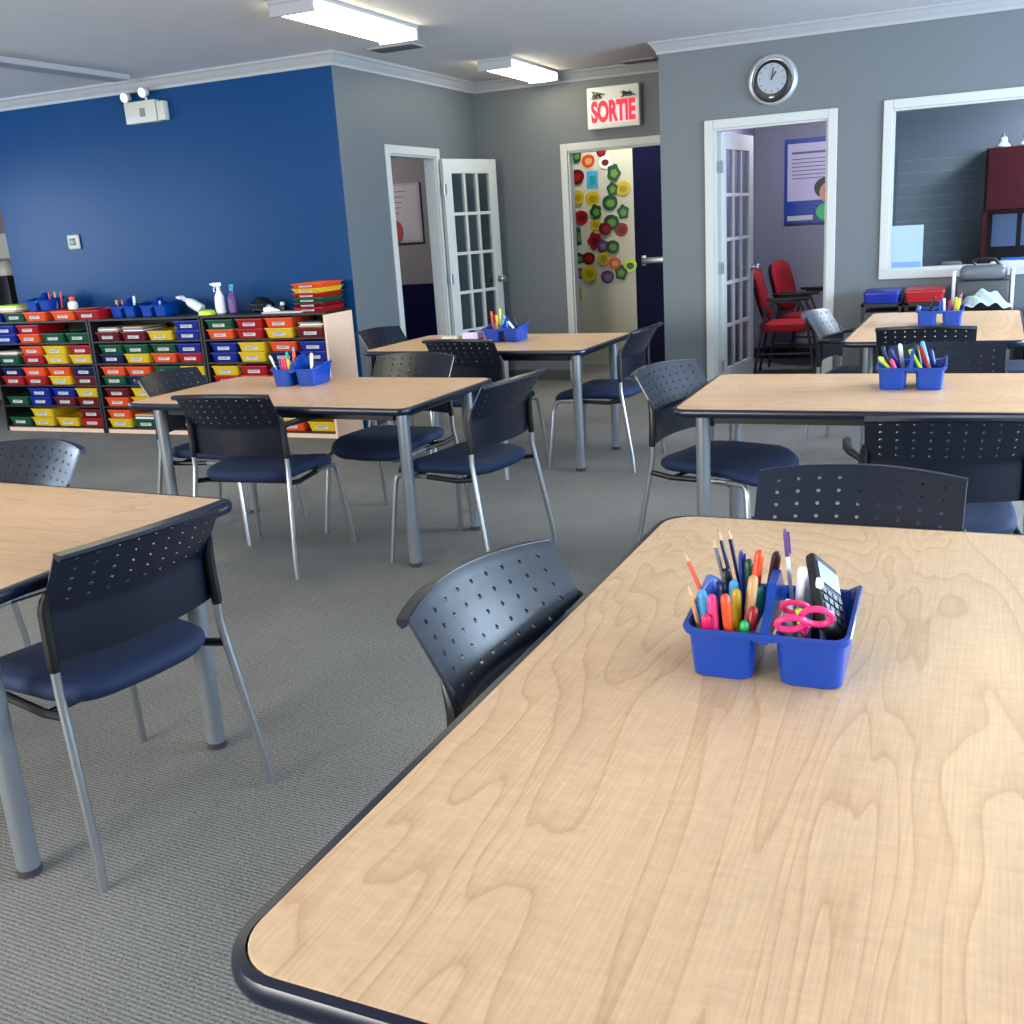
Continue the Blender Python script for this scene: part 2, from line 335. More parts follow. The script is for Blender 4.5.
# ------------------------------------------------------------------ tables
def make_table(L,W,cx,cy,th,label,rc=.052):
    t=thing('classroom_table',label,'table',(cx,cy,0),math.radians(th),'maple topped classroom tables')
    zt=.74; n=8
    top=[L3(rrect(L-.012,W-.012,rc,n),zt-.03),L3(rrect(L-.012,W-.012,rc,n),zt-.0015),L3(rrect(L-.016,W-.016,rc-.002,n),zt)]
    MB().loops(top).build('tabletop',M['wood'],t)
    prof=[(-.006,-.030),(.002,-.031),(.008,-.026),(.0105,-.0165),(.009,-.007),(.006,-.0015),(-.006,-.0005)]
    ls=[L3(rrect(L+2*o,W+2*o,rc+o,n),zt+z) for o,z in prof]; ls.append(ls[0])
    MB().loops(ls,False,False).build('edge_band',M['edge'],t)
    a,b=L/2-.14,W/2-.14; f=MB()
    f.box(-a,a,-b-.012,-b+.012,zt-.078,zt-.031).box(-a,a,b-.012,b+.012,zt-.078,zt-.031).box(-a-.012,-a+.012,-b,b,zt-.0785,zt-.0315).box(a-.012,a+.012,-b,b,zt-.0785,zt-.0315)
    f.build('under_frame',M['black'],t,smooth=False)
    a,b=L/2-.09,W/2-.125
    for sx in (-1,1):
        for sy in (-1,1):
            x,y=sx*a,sy*b
            lg=MB().lathe([(.0275,.02),(.0275,zt-.032)],20,Matrix.Translation((x,y,0))).lathe([(.05,zt-.036),(.05,zt-.0305)],20,Matrix.Translation((x,y,0))).build('leg',M['leg'],t)
            MB().lathe([(.024,0),(.029,.003),(.029,.02)],20,Matrix.Translation((x,y,0))).build('foot',M['dbase'],lg)
    return t
make_table(1.57,.84,-2.88,4.19,-2.5,'maple table left of centre with a blue caddy, in front of the bookcases')
make_table(1.50,.86,-2.70,6.05,-3,'farthest maple table, near the open glazed door and the exit')
make_table(1.66,.88,-.16,4.23,0,'maple table right of centre, just behind the big front one')
make_table(1.53,.88,-.115,6.53,88.5,'maple table standing end-on below the office window')
make_table(1.705,.90,-.208,1.530,88.7,'large maple table in the foreground seen from close up',.075)
make_table(1.55,.92,-2.69,1.90,-3,'maple table at the left edge of the photo')
# ------------------------------------------------------------------ chairs
BW,NC,NR=.232,9,5
def back_pt(u,v,off=0):
    # v arc length upward 0..VT ; returns chair-space point (y back = negative)
    V1=.125; VT=.302; a1=math.radians(0); a2=math.radians(32)
    y=0;z=.545; n=24; dv=v/n
    for i in range(n):
        s=(i+.5)*dv; k=min(1,max(0,(s-V1+.01)/.02)); a=a1+(a2-a1)*k
        y-=math.sin(a)*dv; z+=math.cos(a)*dv
    hw=BW*(1+.03*v/VT); x=u*hw
    c=.045+.008*v/VT
    y+=-c*(1-u*u)
    z+=.012*(1-u*u)*max(0,(v-V1)/(VT-V1))
    return Vector((x,y-.192,z))
def back_mesh():
    bm=bmesh.new(); V1=.125; VT=.302
    vs={}
    def V(u,v):
        k=(round(u,5),round(v,5))
        if k not in vs: vs[k]=bm.verts.new(back_pt(u,v))
        return vs[k]
    # perforated zone: cells
    m=.10; us=[-1+m+(2-2*m)*i/NC for i in range(NC+1)]; v0=V1+.010; v1=VT-.014; vv=[v0+(v1-v0)*j/NR for j in range(NR+1)]
    for j in range(NR):
        for i in range(NC):
            u0,u1,a,b=us[i],us[i+1],vv[j],vv[j+1]; uc,vc=(u0+u1)/2,(a+b)/2; ru,rv=.0050/BW,.0050
            out=[(u1,vc),(u1,b),(uc,b),(u0,b),(u0,vc),(u0,a),(uc,a),(u1,a)]
            inn=[(uc+ru*math.cos(k*PI/4),vc+rv*math.sin(k*PI/4)) for k in range(8)]
            for k in range(8): bm.faces.new((V(*out[k]),V(*out[(k+1)%8]),V(*inn[(k+1)%8]),V(*inn[k])))
    ug=sorted(set([-1,-.985,.985,1]+us+[(us[i]+us[i+1])/2 for i in range(NC)])); 
    vg_all=sorted(set(vv+[(vv[j]+vv[j+1])/2 for j in range(NR)]))
    low=[0,.006,.045,.09,.112,.120,.128,v0]; hi=[v1,VT-.006,VT]
    for seq in (low,hi):
        for a,b in zip(seq,seq[1:]):
            for p,q in zip(ug,ug[1:]): bm.faces.new((V(p,a),V(q,a),V(q,b),V(p,b)))
    for a,b in zip(vg_all,vg_all[1:]):
        for p,q in ((-1,-.985),(-.985,us[0]),(us[-1],.985),(.985,1)): bm.faces.new((V(p,a),V(q,a),V(q,b),V(p,b)))
    bmesh.ops.recalc_face_normals(bm,faces=bm.faces)
    # solidify
    me=bpy.data.meshes.new('b'); bm.normal_update()
    # make sure normals point backwards (-y)
    s=sum(f.normal.y for f in bm.faces)
    if s>0: bmesh.ops.reverse_faces(bm,faces=bm.faces)
    bmesh.ops.solidify(bm,geom=bm.faces[:],thickness=.006)
    # top lip
    w=MB(); w.bm.free(); w.bm=bm
    us2=[-1+2*i/16 for i in range(17)]
    A=[];
    rings=[]
    for u in us2:
        p=back_pt(u,VT)
        rings.append([p+Vector((0,-.012,-.016)),p+Vector((0,-.022,-.008)),p+Vector((0,-.022,.001)),p+Vector((0,.003,.004)),p+Vector((0,.005,-.002)),p+Vector((0,-.001,-.010))])
    w.loops(rings)
    return w
def seat_mesh():
    w=MB()
    def ol(sx,y0,y1,z,n=28,e=.42):
        r=[]
        for k in range(n):
            a=2*PI*k/n; c,s=math.cos(a),math.sin(a)
            x=sx*math.copysign(abs(c)**e,c); y=(y0+y1)/2+(y1-y0)/2*math.copysign(abs(s)**e,s)
            x*=1+.05*(y/.25)
            dz=-.035*max(0,min(1,(y-.10)/.14))**2+.008*(x/.2)**2
            r.append((x,y,z+dz))
        return r
    w.loops([ol(.19,-.18,.20,.412),ol(.222,-.215,.245,.418),ol(.235,-.228,.258,.435),ol(.233,-.226,.256,.452),ol(.218,-.21,.24,.466),ol(.17,-.16,.19,.470),ol(.08,-.07,.09,.466)])
    return w
def make_chair(arms=False):
    t=thing('stacking_chair','','chair')
    r=.0115
    for s in (-1,1):
        MB().tube([(s*.268,.262,.0),(s*.262,.255,.08),(s*.236,.228,.36),(s*.231,.221,.392),(s*.226,.205,.405),(s*.224,.17,.408),(s*.224,.05,.408)],r,10).build('front_leg',M['chrome'],t)
        MB().tube([(s*.272,-.285,.0),(s*.266,-.277,.08),(s*.244,-.216,.42),(s*.241,-.206,.48),(s*.240,-.205,.56),(s*.240,-.205,.60)],r,10).build('rear_leg',M['chrome'],t)
        # black sleeve clipping the plate to the leg
        MB().tube([(s*.241,-.2055,.530),(s*.241,-.205,.542),(s*.239,-.203,.60),(s*.238,-.203,.675),(s*.237,-.212,.705),(s*.237,-.222,.722)],[.0125,.0145,.0145,.0145,.011,.005],10).build('back_sleeve',M['black'],t)
        if arms: MB().tube([(s*.240,-.205,.668),(s*.256,-.19,.680),(s*.276,-.15,.684),(s*.288,-.08,.684),(s*.290,.02,.682),(s*.290,.035,.680)],[.011,.012,.014,.015,.015,.008],10).build('arm_pad',M['black'],t)
    MB().tube([(-.224,.05,.408),(-.236,-.12,.406),(-.243,-.214,.42)],r,10).tube([(.224,.05,.408),(.236,-.12,.406),(.243,-.214,.42)],r,10).tube([(-.225,.14,.402),(.225,.14,.402)],.009,8).tube([(-.236,-.12,.402),(.236,-.12,.402)],.009,8).build('seat_frame',M['black'],t)
    seat_mesh().build('seat',M['seat'],t,ang=60)
    back_mesh().build('backrest',M['plate'],t,ang=40)
    return t
ch0=make_chair(); ch1=make_chair(True)
used={0:False,1:False}
def chair(cx,cy,face,label,arms=0):
    rz=math.radians(face)-PI/2     # face: direction the sitter looks, degrees from +x
    base=ch1 if arms else ch0
    if not used[arms]:
        used[arms]=True; base.location=(cx,cy,0); base.rotation_euler=(0,0,rz); base['label']=label; base['group']='navy stacking chairs around the tables'; return base
    return dup(base,label,(cx,cy,0),rz,'navy stacking chairs around the tables')
CHAIRS=[
 (-2.027,1.851,170,'navy perforated chair nearest the camera on the left, at the left edge table',0),
 (-2.93,2.26,-98,'navy chair at the far side of the left edge table, only its back top shows',0),
 (-2.93,3.845,94,'navy chair seen from behind at the front of the table before the bookcases',1),
 (-2.03,4.11,170,'navy chair pulled up to the right end of the table before the bookcases',0),
 (-2.63,4.49,-94,'grey lit chair back behind the table before the bookcases, facing the camera',0),
 (-3.46,4.215,3,'navy chair at the left end of the table before the bookcases',0),
 (-2.66,5.74,84,'black chair seen from behind at the front of the farthest table',0),
 (-3.33,6.12,-5,'navy chair at the left end of the farthest table, beside the blue wall corner',0),
 (-1.99,6.00,176,'navy chair at the right end of the farthest table, near the exit',0),
 (-.88,4.24,-18,'navy chair with a shiny blue back at the left end of the right hand table',0),
 (-.04,3.56,95,'black armchair with perforated back seen from behind at the front of the right hand table',1),
 (-.05,4.62,-90,'dark chair behind the right hand table, mostly hidden by its caddy',0),
 (-.155,5.94,89,'black chair at the near end of the end-on table under the office window',0),
 (-.52,6.53,-9,'blue sheen armchair at the left side of the end-on table under the office window',1),
 (.36,6.72,180,'navy chair at the right side of the end-on table, cut by the photo edge',0),
 (-.215,2.235,-92,'dark grey perforated chair at the far end of the foreground table',0),
 (-.51,1.60,-9,'blue lit perforated chair at the left side of the foreground table',0),
]
for c in CHAIRS: chair(*c)
# ------------------------------------------------------------------ caddies and their contents
def make_caddy():
    t=thing('supply_caddy','','caddy')
    b=MB(); W,D,Hh=.245,.205,.085
    for s in (-1,1):
        w0=.104; cx=s*.0675; th=.0022
        def ring(z,k,inset=0): 
            f=.88+.12*z/Hh
            return L3(rrect(w0*f-2*inset,D*.96*f-2*inset,.018,5,cx,0),z)
        b.loops([ring(.0,1,.004),ring(.004,1,0),ring(Hh,1,0),ring(Hh,1,th),ring(.006,1,th+.002)],True,True)
    b.build('body',M['cblue'],t)
    r=MB(); o=rrect(W+.006,D+.004,.022,6)
    def zz(x,y):   # end walls sweep up
        return Hh+.022*max(0,(abs(x)-.085)/.04)**1.5*max(0,min(1,(y+.1)/.12))
    pr=[(.003,-.007),(.005,.0),(.003,.003),(-.003,.003),(-.004,-.002)]
    ls=[[(x,y,zz(x,y)+dz) for x,y in rrect(W+2*a,D+2*a,.022,6)] for a,dz in pr]; ls.append(ls[0])
    r.loops(ls,False,False)
    # end wall extension skirts
    ls=[[(x,y,Hh-.004) for x,y in rrect(W-.012,D-.010,.02,6)],[(x,y,zz(x,y)) for x,y in rrect(W-.004,D-.004,.022,6)],[(x,y,zz(x,y)) for x,y in rrect(W,D,.022,6)],[(x,y,Hh-.006) for x,y in rrect(W-.006,D-.005,.02,6)]]
    r.loops(ls,False,False)
    r.box(-.017,.017,-D/2+.004,-D/2+.012,Hh-.012,Hh+.001).box(-.017,.017,D/2-.012,D/2-.004,Hh-.012,Hh+.001)
    r.build('rim',M['cblue'],t)
    hpoly=[(-.098,.07),(-.098,.088),(-.05,.112),(-.02,.142),(.03,.148),(.055,.118),(.098,.088),(.098,.07)]
    h=MB()
    mt=Matrix(((0,0,1,0),(1,0,0,0),(0,1,0,0),(0,0,0,1)))
    h.prism(hpoly,-.0065,.0065,mt)
    h.build('handle',M['cblue'],t)
    return t
cad0=make_caddy()
CP=[(-.252,1.580,.74,0,'blue supply caddy full of pens and pink scissors on the foreground table'),
    (-.165,4.325,.74,0,'blue caddy of markers on the right hand table behind the foreground one'),
    (-3.055,4.39,.74,3,'blue caddy of pens on the table in front of the bookcases'),
    (-2.66,6.10,.74,0,'small blue and white patterned caddy on the farthest table'),
    (-.11,6.53,.74,0,'blue caddy with a bright gap in its middle on the table under the window')]
for i,(x,y,z,a,l) in enumerate(CP):
    if i==0: cad0.location=(x,y,z); cad0['label']=l; cad0['group']='blue supply caddies on the tables'
    else: dup(cad0,l,(x,y,z),math.radians(a),'blue supply caddies on the tables')
def orient(p,q):
    p=Vector(p);q=Vector(q); d=(q-p); 
    return Matrix.Translation(p)@d.to_track_quat('Z','Y').to_matrix().to_4x4(), d.length
def stick(kind,col,p,q,label,group,rad=None,capcol=None):
    """pencil / marker / pen from base p to tip q (world)"""
    mt,L=orient(p,q); o=None
    if kind=='pencil':
        r=rad or .0036
        o=MB().lathe([(r,0),(r,L-.018)],6).build('pencil',pc(col))
        MB().lathe([(r*.98,L-.018),(r*.3,L-.004)],6).build('sharpened_wood',mat('bare_wood',(206,172,130),.7),o)
        MB().lathe([(r*.3,L-.004),(.0003,L)],6).build('lead',pc(capcol or col),o)
    elif kind=='marker':
        r=rad or .0075
        o=MB().lathe([(r*.8,0),(r,.004),(r,L*.62),(r*1.0,L*.62)],12).build('marker',pc('white' if capcol=='w' else col))
        MB().lathe([(r*1.08,L*.62),(r*1.08,L-.012),(r*.95,L-.004),(r*.5,L)],12).build('cap',pc(col),o)
    else:
        r=rad or .0045
        o=MB().lathe([(r*.4,0),(r,.015),(r,L-.01),(r*.6,L)],10).build('pen',pc(col))
        MB().lathe([(r*1.12,L-.045),(r*1.12,L-.008),(r*.6,L+.001)],10).box(-.0015,.0015,r,r+.003,L-.04,L-.004).build('pen_cap',pc(capcol or col),o)
    o.matrix_world=mt
    return tag(o,label,{'pencil':'pencil','marker':'marker','pen':'pen'}[kind],group)
fx,fy,fz=CP[0][:3]
def F(dx,dy,dz): return (fx+dx,fy+dy,fz+dz)
G1='pens and markers in the foreground caddy'
# left pod x -.115..-.02 ; y -.09..+.09
items=[
 ('pencil','orange',(-.07,-.02,.012),(-.150,.02,.172),'orange brown pencil leaning far left in the foreground caddy','tan'),
 ('pencil','navy',(-.055,.01,.012),(-.108,.050,.190),'navy pencil with sharp tip, leftmost of the three dark ones','grey'),
 ('pencil','navy',(-.048,.03,.012),(-.100,.055,.202),'navy pencil with sharp tip, middle of the three dark ones','grey'),
 ('pencil','navy',(-.045,.05,.012),(-.086,.065,.202),'navy pencil with sharp tip, rightmost of the three dark ones','grey'),
 ('pencil','tan',(-.09,-.07,.012),(-.121,-.075,.150),'dull yellow pencil at the left rim of the foreground caddy','tan'),
 ('marker','light blue',(-.09,-.065,.008),(-.103,-.06,.137),'light blue marker at the left front of the foreground caddy',None),
 ('marker','pink',(-.075,-.08,.008),(-.083,-.078,.137),'taller pink marker at the left front of the foreground caddy',None),
 ('marker','orange',(-.05,-.08,.008),(-.062,-.08,.140),'thick bright orange marker at the front of the foreground caddy',None),
 ('marker','hot pink',(-.095,-.055,.008),(-.088,-.095,.108),'low pink marker lying at the front left rim',None),
 ('marker','yellow',(-.05,-.045,.008),(-.052,-.04,.135),'yellow marker behind the bright orange one',None),
 ('pen','blue',(-.055,.05,.01),(-.062,.05,.168),'blue capped pen standing at the back left',None),
 ('marker','green',(-.04,.04,.01),(-.048,.042,.158),'dark green marker at the back of the left pod',None),
 ('marker','orange',(-.045,.01,.01),(-.026,.02,.182),'tall orange marker leaning right in the foreground caddy',None),
 ('marker','brown',(-.03,.06,.01),(-.004,.055,.170),'dark brown marker beside the caddy handle',None),
 ('marker','tan',(-.038,-.06,.01),(-.026,-.035,.158),'slim tan brown marker by the caddy divider',None),
 ('marker','red',(-.034,-.075,.008),(-.020,-.065,.118),'red marker end by the caddy divider',None),
 ('marker','bright green',(-.035,-.070,.006),(-.032,-.078,.098),'bright green marker cap low at the front of the caddy',None),
 ('marker','teal',(-.03,.0,.01),(-.020,-.005,.128),'teal glue stick cap near the handle',None),
 ('marker','light blue',(-.065,.0,.01),(-.064,.0,.135),'light blue capped tube in the middle of the left pod',None),
 ('marker','black',(-.08,.03,.01),(-.085,.04,.140),'black marker at the back left of the foreground caddy',None),
 ('marker','navy',(-.08,.0,.01),(-.082,.0,.13),'dark blue marker behind the light blue one',None),
 ('pen','white',(.03,.04,.012),(.010,.040,.213),'long thin white pen standing highest in the right pod','purple'),
 ('marker','white',(.035,.0,.01),(.042,.012,.162),'thick white marker in the right pod',None),
 ('marker','white',(.045,.035,.01),(.052,.045,.150),'second thick white marker behind the thick one',None),
 ('pen','white',(.08,.0,.01),(.068,-.004,.150),'slim white stick leaning in the right pod',None),
 ('marker','white',(.028,-.03,.01),(.026,-.028,.120),'pale eraser stick by the handle in the right pod',None),
 ('pen','navy',(.055,.06,.012),(.058,.075,.142),'blue pen at the back of the right pod',None),
]
for k,c,p,q,l,cc in items: stick(k,c,F(*p),F(*q),l,G1,capcol=cc,rad=.0034 if l.startswith('long thin') else None)
# scissors
def ring(mb,c,rx,rz,r,tilt,n=20):
    P=[]
    for k in range(n+1):
        a=2*PI*k/n; P.append(Vector(c)+tilt@Vector((rx*math.cos(a),0,rz*math.sin(a))))
    mb.tube(P,r,8,False)
sc=thing('scissors','pink handled scissors in the right pod of the foreground caddy','scissors',F(.055,-.045,.0))
tl=Matrix.Rotation(.55,3,'X')@Matrix.Rotation(.2,3,'Z')
m=MB(); ring(m,(-.017,-.040,.103),.020,.015,.0052,tl); m.tube([(-.006,-.034,.096),(0,-.015,.078)],.004,8)
m.build('handle_loop',pc('pink'),sc)
m=MB(); ring(m,(.020,-.028,.113),.023,.018,.0052,tl@Matrix.Rotation(.5,3,'Y')); m.tube([(.008,-.028,.098),(0,-.015,.078)],.004,8)
m.build('handle_loop',pc('pink'),sc)
MB().tube([(0,-.015,.078),(-.006,.03,.02)],[.004,.001],6).tube([(0,-.015,.078),(.006,.03,.02)],[.004,.001],6).build('blade',M['chrome'],sc)
s2=thing('scissors','second pair of scissors with coral loops behind the pink ones','scissors',F(.045,-.01,0))
m=MB(); ring(m,(-.005,-.03,.112),.021,.013,.004,tl@Matrix.Rotation(.4,3,'Y')); m.build('handle_loop',pc('hot pink'),s2)
MB().tube([(0,-.02,.1),(0,.03,.02)],[.005,.001],6).build('blade',M['chrome'],s2)
o=MB().box(-.005,.005,-.004,.004,0,.11,.002).build('glue_stick',pc('lime')); o.matrix_world=Matrix.Translation(F(.062,-.055,.008))@Matrix.Rotation(-.15,4,'Y')
tag(o,'lime green strip lying behind the pink scissors','stick')
cm=thing('calculator','black handheld calculator leaning in the right end of the foreground caddy','calculator',F(.097,-.048,.074))
_z=Vector((-.036,.125,.078)).normalized(); _x=Vector((.85,-.15,.55)); _x=(_x-_x.dot(_z)*_z).normalized(); _y=_z.cross(_x)
cm.rotation_euler=Matrix(((_x.x,_y.x,_z.x),(_x.y,_y.y,_z.y),(_x.z,_y.z,_z.z))).to_euler()
MB().box(-.009,.009,-.034,.034,0,.148,.007,seg=3).build('case',M['dark'],cm)
MB().box(.0091,.0105,-.027,.027,.09,.13).build('screen',mat('lcd_glass',(40,74,84),.35),cm)
m=MB()
for i in range(4):
    for j in range(4): m.box(.0091,.011,-.026+.014*j,-.016+.014*j,.02+.016*i,.03+.016*i)
m.build('keypad',M['dbase'],cm,smooth=False)
# other caddies' contents
def fill(ci,spec,group):
    X,Y,Z,a,_=CP[ci]; ca,sa=math.cos(math.radians(a)),math.sin(math.radians(a))
    def W(p): return (X+p[0]*ca-p[1]*sa,Y+p[0]*sa+p[1]*ca,Z+p[2])
    for k,c,p,q,l in spec: stick(k,c,W(p),W(q),l,group)
fill(2,[('pen','white',(-.085,-.05,.012),(-.150,-.045,.150),'white pen poking out left of the caddy before the bookcases'),
 ('marker','teal',(-.08,.02,.01),(-.095,.03,.16),'teal marker in the caddy before the bookcases'),
 ('marker','hot pink',(-.075,-.05,.01),(-.075,-.05,.135),'pink marker in the caddy before the bookcases'),
 ('marker','hot pink',(-.055,-.055,.01),(-.058,-.055,.138),'second pink marker, right of the other, before the bookcases'),
 ('marker','yellow',(-.035,-.055,.01),(-.04,-.055,.135),'yellow marker in the caddy before the bookcases'),
 ('marker','orange',(-.03,-.02,.01),(-.022,-.02,.165),'orange marker by the handle of the caddy before the bookcases'),
 ('marker','purple',(-.09,-.04,.01),(-.095,-.04,.135),'purple marker in the caddy before the bookcases'),
 ('pen','light blue',(-.06,.04,.01),(-.06,.04,.18),'light blue pen at the back of the caddy before the bookcases'),
 ('marker','black',(.06,0,.01),(.05,.0,.145),'black marker in the right pod of the caddy before the bookcases'),
 ('marker','white',(.07,-.03,.01),(.085,-.03,.158),'white marker in the right pod of the caddy before the bookcases')],'pens in the caddy before the bookcases')
fill(1,[('marker','lime',(-.06,-.06,.06),(-.122,-.05,.125),'lime marker at the left of the right hand table caddy'),
 ('marker','navy',(-.07,.0,.03),(-.112,.0,.16),'navy marker at the left back of the right hand table caddy'),
 ('marker','black',(-.04,-.05,.04),(-.09,-.05,.12),'black marker lying in the right hand table caddy'),
 ('marker','pink',(-.04,-.07,.04),(-.075,-.07,.118),'pale pink marker in the left pod of the right hand table caddy'),
 ('marker','blue',(-.03,.0,.04),(-.085,.0,.150),'blue marker in the left pod of the right hand table caddy'),
 ('marker','white',(-.03,.03,.04),(-.05,.03,.165),'white marker in the left pod of the right hand table caddy'),
 ('marker','lime',(.045,-.06,.06),(-.012,.0,.145),'bright lime marker leaning across the right hand table caddy'),
 ('marker','green',(.04,.0,.04),(.01,.03,.160),'green marker leaning in the right hand table caddy'),
 ('marker','red',(.075,-.06,.05),(.025,.0,.160),'red marker leaning in the right hand table caddy'),
 ('marker','light blue',(.07,.03,.04),(.03,.05,.172),'light blue marker leaning in the right hand table caddy'),
 ('marker','blue',(.09,.0,.04),(.065,.01,.145),'blue marker at the right of the right hand table caddy')],'markers in the right hand table caddy')
fill(3,[('marker','orange',(-.08,.0,.01),(-.095,.0,.19),'orange marker at the left of the farthest table caddy'),
 ('marker','orange',(-.06,.02,.01),(-.078,.02,.165),'shorter orange marker in the farthest table caddy'),
 ('marker','lime',(-.03,.0,.01),(-.035,.0,.205),'lime marker standing tall in the farthest table caddy'),
 ('marker','yellow',(-.045,-.02,.01),(-.05,-.02,.165),'yellow marker in the farthest table caddy'),
 ('marker','light blue',(.02,.0,.03),(-.01,.0,.165),'light blue marker in the farthest table caddy'),
 ('marker','white',(.09,-.03,.05),(.03,-.03,.125),'white marker lying in the farthest table caddy'),
 ('marker','black',(.08,.02,.05),(.045,.02,.150),'black marker in the farthest table caddy')],'markers in the farthest table caddy')
fill(4,[('marker','black',(-.075,.0,.03),(-.03,.0,.165),'black marker leaning in the window table caddy'),
 ('marker','white',(.02,-.01,.02),(.018,-.01,.150),'white marker in the window table caddy'),
 ('marker','red',(.05,.0,.02),(.048,.0,.140),'red marker in the window table caddy'),
 ('marker','yellow',(.075,.0,.02),(.082,.0,.155),'yellow marker in the window table caddy'),
 ('marker','lime',(.09,-.02,.02),(.098,-.02,.150),'lime marker at the right of the window table caddy'),
 ('pencil','orange',(.09,.03,.02),(.112,.03,.18),'orange pencil at the right of the window table caddy')],'pens in the window table caddy')
# things beside the farthest caddy
o=MB().box(-.06,.06,-.045,.045,0,.035,.006).build('cream_box',M['cream'],loc=(-3.06,6.13,.74)); tag(o,'small cream box at the left on the farthest table','box')
b=thing('tissue_box','pink and lilac tissue box beside the farthest table caddy','tissue box',(-2.90,6.11,.74))
MB().box(-.055,.055,-.05,.05,0,.06,.004).build('carton',mat('lilac_carton',(206,196,232),.6),b)
MB().box(-.056,.056,-.051,.051,.004,.022,.003).build('pink_stripe',pc('pink'),b)
MB().lathe([(.03,.06),(.034,.063),(.02,.07)],14).build('opening',pc('navy'),b)
# ------------------------------------------------------------------ bookcases and trays
YS0,YS1=6.42,6.79; SH=.93; ROW=.176
UN=['left','middle','right']
ux=[(-7.59,-6.475),(-6.465,-5.345),(-5.335,-4.215)]
bc=None
for i,(x0,x1) in enumerate(ux):
    t=thing('bookcase','%s bookcase of the three under the blue wall, full of coloured trays'%UN[i],'bookcase',((x0+x1)/2,(YS0+YS1)/2,0),0,'bookcases under the blue wall')
    a=(x1-x0)/2; d=(YS1-YS0)/2
    for s in (-1,1): MB().box(s*a-.009-s*.009,s*a+.009-s*.009,-d,d,0,SH-.018,.001).build('side_panel',M['beech'] if (i==2 and s==1) else M['shelf'],t,smooth=False)
    MB().box(-a,a,-d-.005,d,SH-.018,SH,.002).build('top_panel',M['shelf'],t,smooth=False)
    MB().box(-a+.018,a-.018,d-.008,d,.04,SH-.018).build('back_panel',M['shelf'],t,smooth=False)
    for k in range(5): MB().box(-a+.018,a-.018,-d+.002,d-.008,.035+k*ROW,.047+k*ROW).build('shelf',M['shelf'],t,smooth=False)
    MB().box(-a+.018,a-.018,-d+.01,-d+.025,.0,.035).build('plinth',M['beech'],t,smooth=False)
TW=.245; TD=.33; TH=.073
def make_tray(col):
    w=MB()
    def rg(z,k): f=.9+.1*z/TH; return L3(rrect(TW*f-2*k,TD*f-2*k,.02,3),z)
    w.loops([rg(0,0),rg(TH-.008,0),L3(rrect(TW+.01,TD+.006,.02,3),TH-.008),L3(rrect(TW+.01,TD+.006,.02,3),TH),rg(TH,.003),rg(.004,.004)])
    o=w.build('tray',pc(col))
    lb=MB().box(-.055,.055,-TD*.47-.003,-TD*.47-.0012,.018,.050).build('label_card',M['card'],o,smooth=False)
    lt=MB().box(-.045,.045,-TD*.47-.0036,-TD*.47-.003,.036,.040).box(-.045,.03,-TD*.47-.0036,-TD*.47-.003,.026,.030).build('lettering',M['ink'],lb,smooth=False)
    return o
PRO={}
def tray(col,loc,label,group,rz=0):
    if col not in PRO:
        o=make_tray(col); PRO[col]=o; o.location=loc; o.rotation_euler=(0,0,rz); return tag(o,label,'tray',group)
    o=dup(PRO[col],label,loc,rz,group); return o
# rows top to bottom; each cell (lower, upper)
g_,y_,r_,b_,o_,d_,n_='green','yellow','red','blue','orange','dark red','navy'
TR=[
 [[(b_,b_),(o_,r_),(g_,None),(g_,None)],[(g_,None),(r_,o_),(y_,y_),(y_,r_)],[(r_,n_),(r_,o_),(y_,o_),(d_,n_)],[(g_,None),(b_,b_),(d_,b_),(d_,y_)],[(g_,None),(y_,y_),(y_,None),(r_,d_)]],
 [[(d_,None),(d_,None),(y_,None),(b_,b_)],[(n_,g_),(y_,g_),(o_,g_),(r_,b_)],[(g_,o_),(n_,o_),(n_,g_),(b_,y_)],[(o_,d_),(y_,y_),(r_,o_),(b_,r_)],[(y_,o_),(g_,None),(n_,None),(r_,b_)]],
 [[(o_,g_),(r_,r_),(y_,o_),(d_,None)],[(b_,b_),(y_,y_),(n_,o_),(b_,b_)],[(r_,y_),(o_,r_),(o_,g_),(y_,None)],[(b_,r_),(y_,o_),(o_,o_),(y_,r_)],[(g_,b_),(r_,d_),(o_,y_),(y_,None)]]]
ORD=['first','second','third','fourth']; SHN=['top','second','middle','fourth','bottom']
paper=M['card']
for u in range(3):
    x0,x1=ux[u]; pitch=(x1-x0-.036)/4
    for r in range(5):
        z=.047+(4-r)*ROW+.0005
        for c in range(4):
            lo,up=TR[u][r][c]; x=x0+.018+pitch*(c+.5)+random.uniform(-.004,.004); y=YS0+TD/2+.012+random.uniform(-.006,.012)
            tray(lo,(x,y,z),'%s tray%s, %s column, %s shelf of the %s bookcase'%(lo,', lower of its pair' if up else '',ORD[c],SHN[r],UN[u]),'coloured trays in the bookcases')
            if up: tray(up,(x,y+random.uniform(-.004,.01),z+TH+.0005),'%s tray, upper of its pair, %s column, %s shelf of the %s bookcase'%(up,ORD[c],SHN[r],UN[u]),'coloured trays in the bookcases')
            elif (u,r,c) in ((1,0,0),(1,0,1),(2,0,3),(2,1,0),(1,4,1),(0,1,0)):
                for q in range(3):
                    dz=TH+.0005+q*.012
                    oo=MB().box(-.10,.10,-.14,.14,0,.011,.001).build('workbook',pc(['tan','white','grey'][(q+c)%3]),loc=(x+random.uniform(-.008,.008),y+random.uniform(-.012,0),z+dz)); oo.rotation_euler=(0,0,random.uniform(-.04,.04))
                    tag(oo,'thin workbook, %s of three on the %s column tray, %s shelf, %s bookcase'%(['lowest','middle','topmost'][q],ORD[c],SHN[r],UN[u]),'book','workbooks lying on the trays')
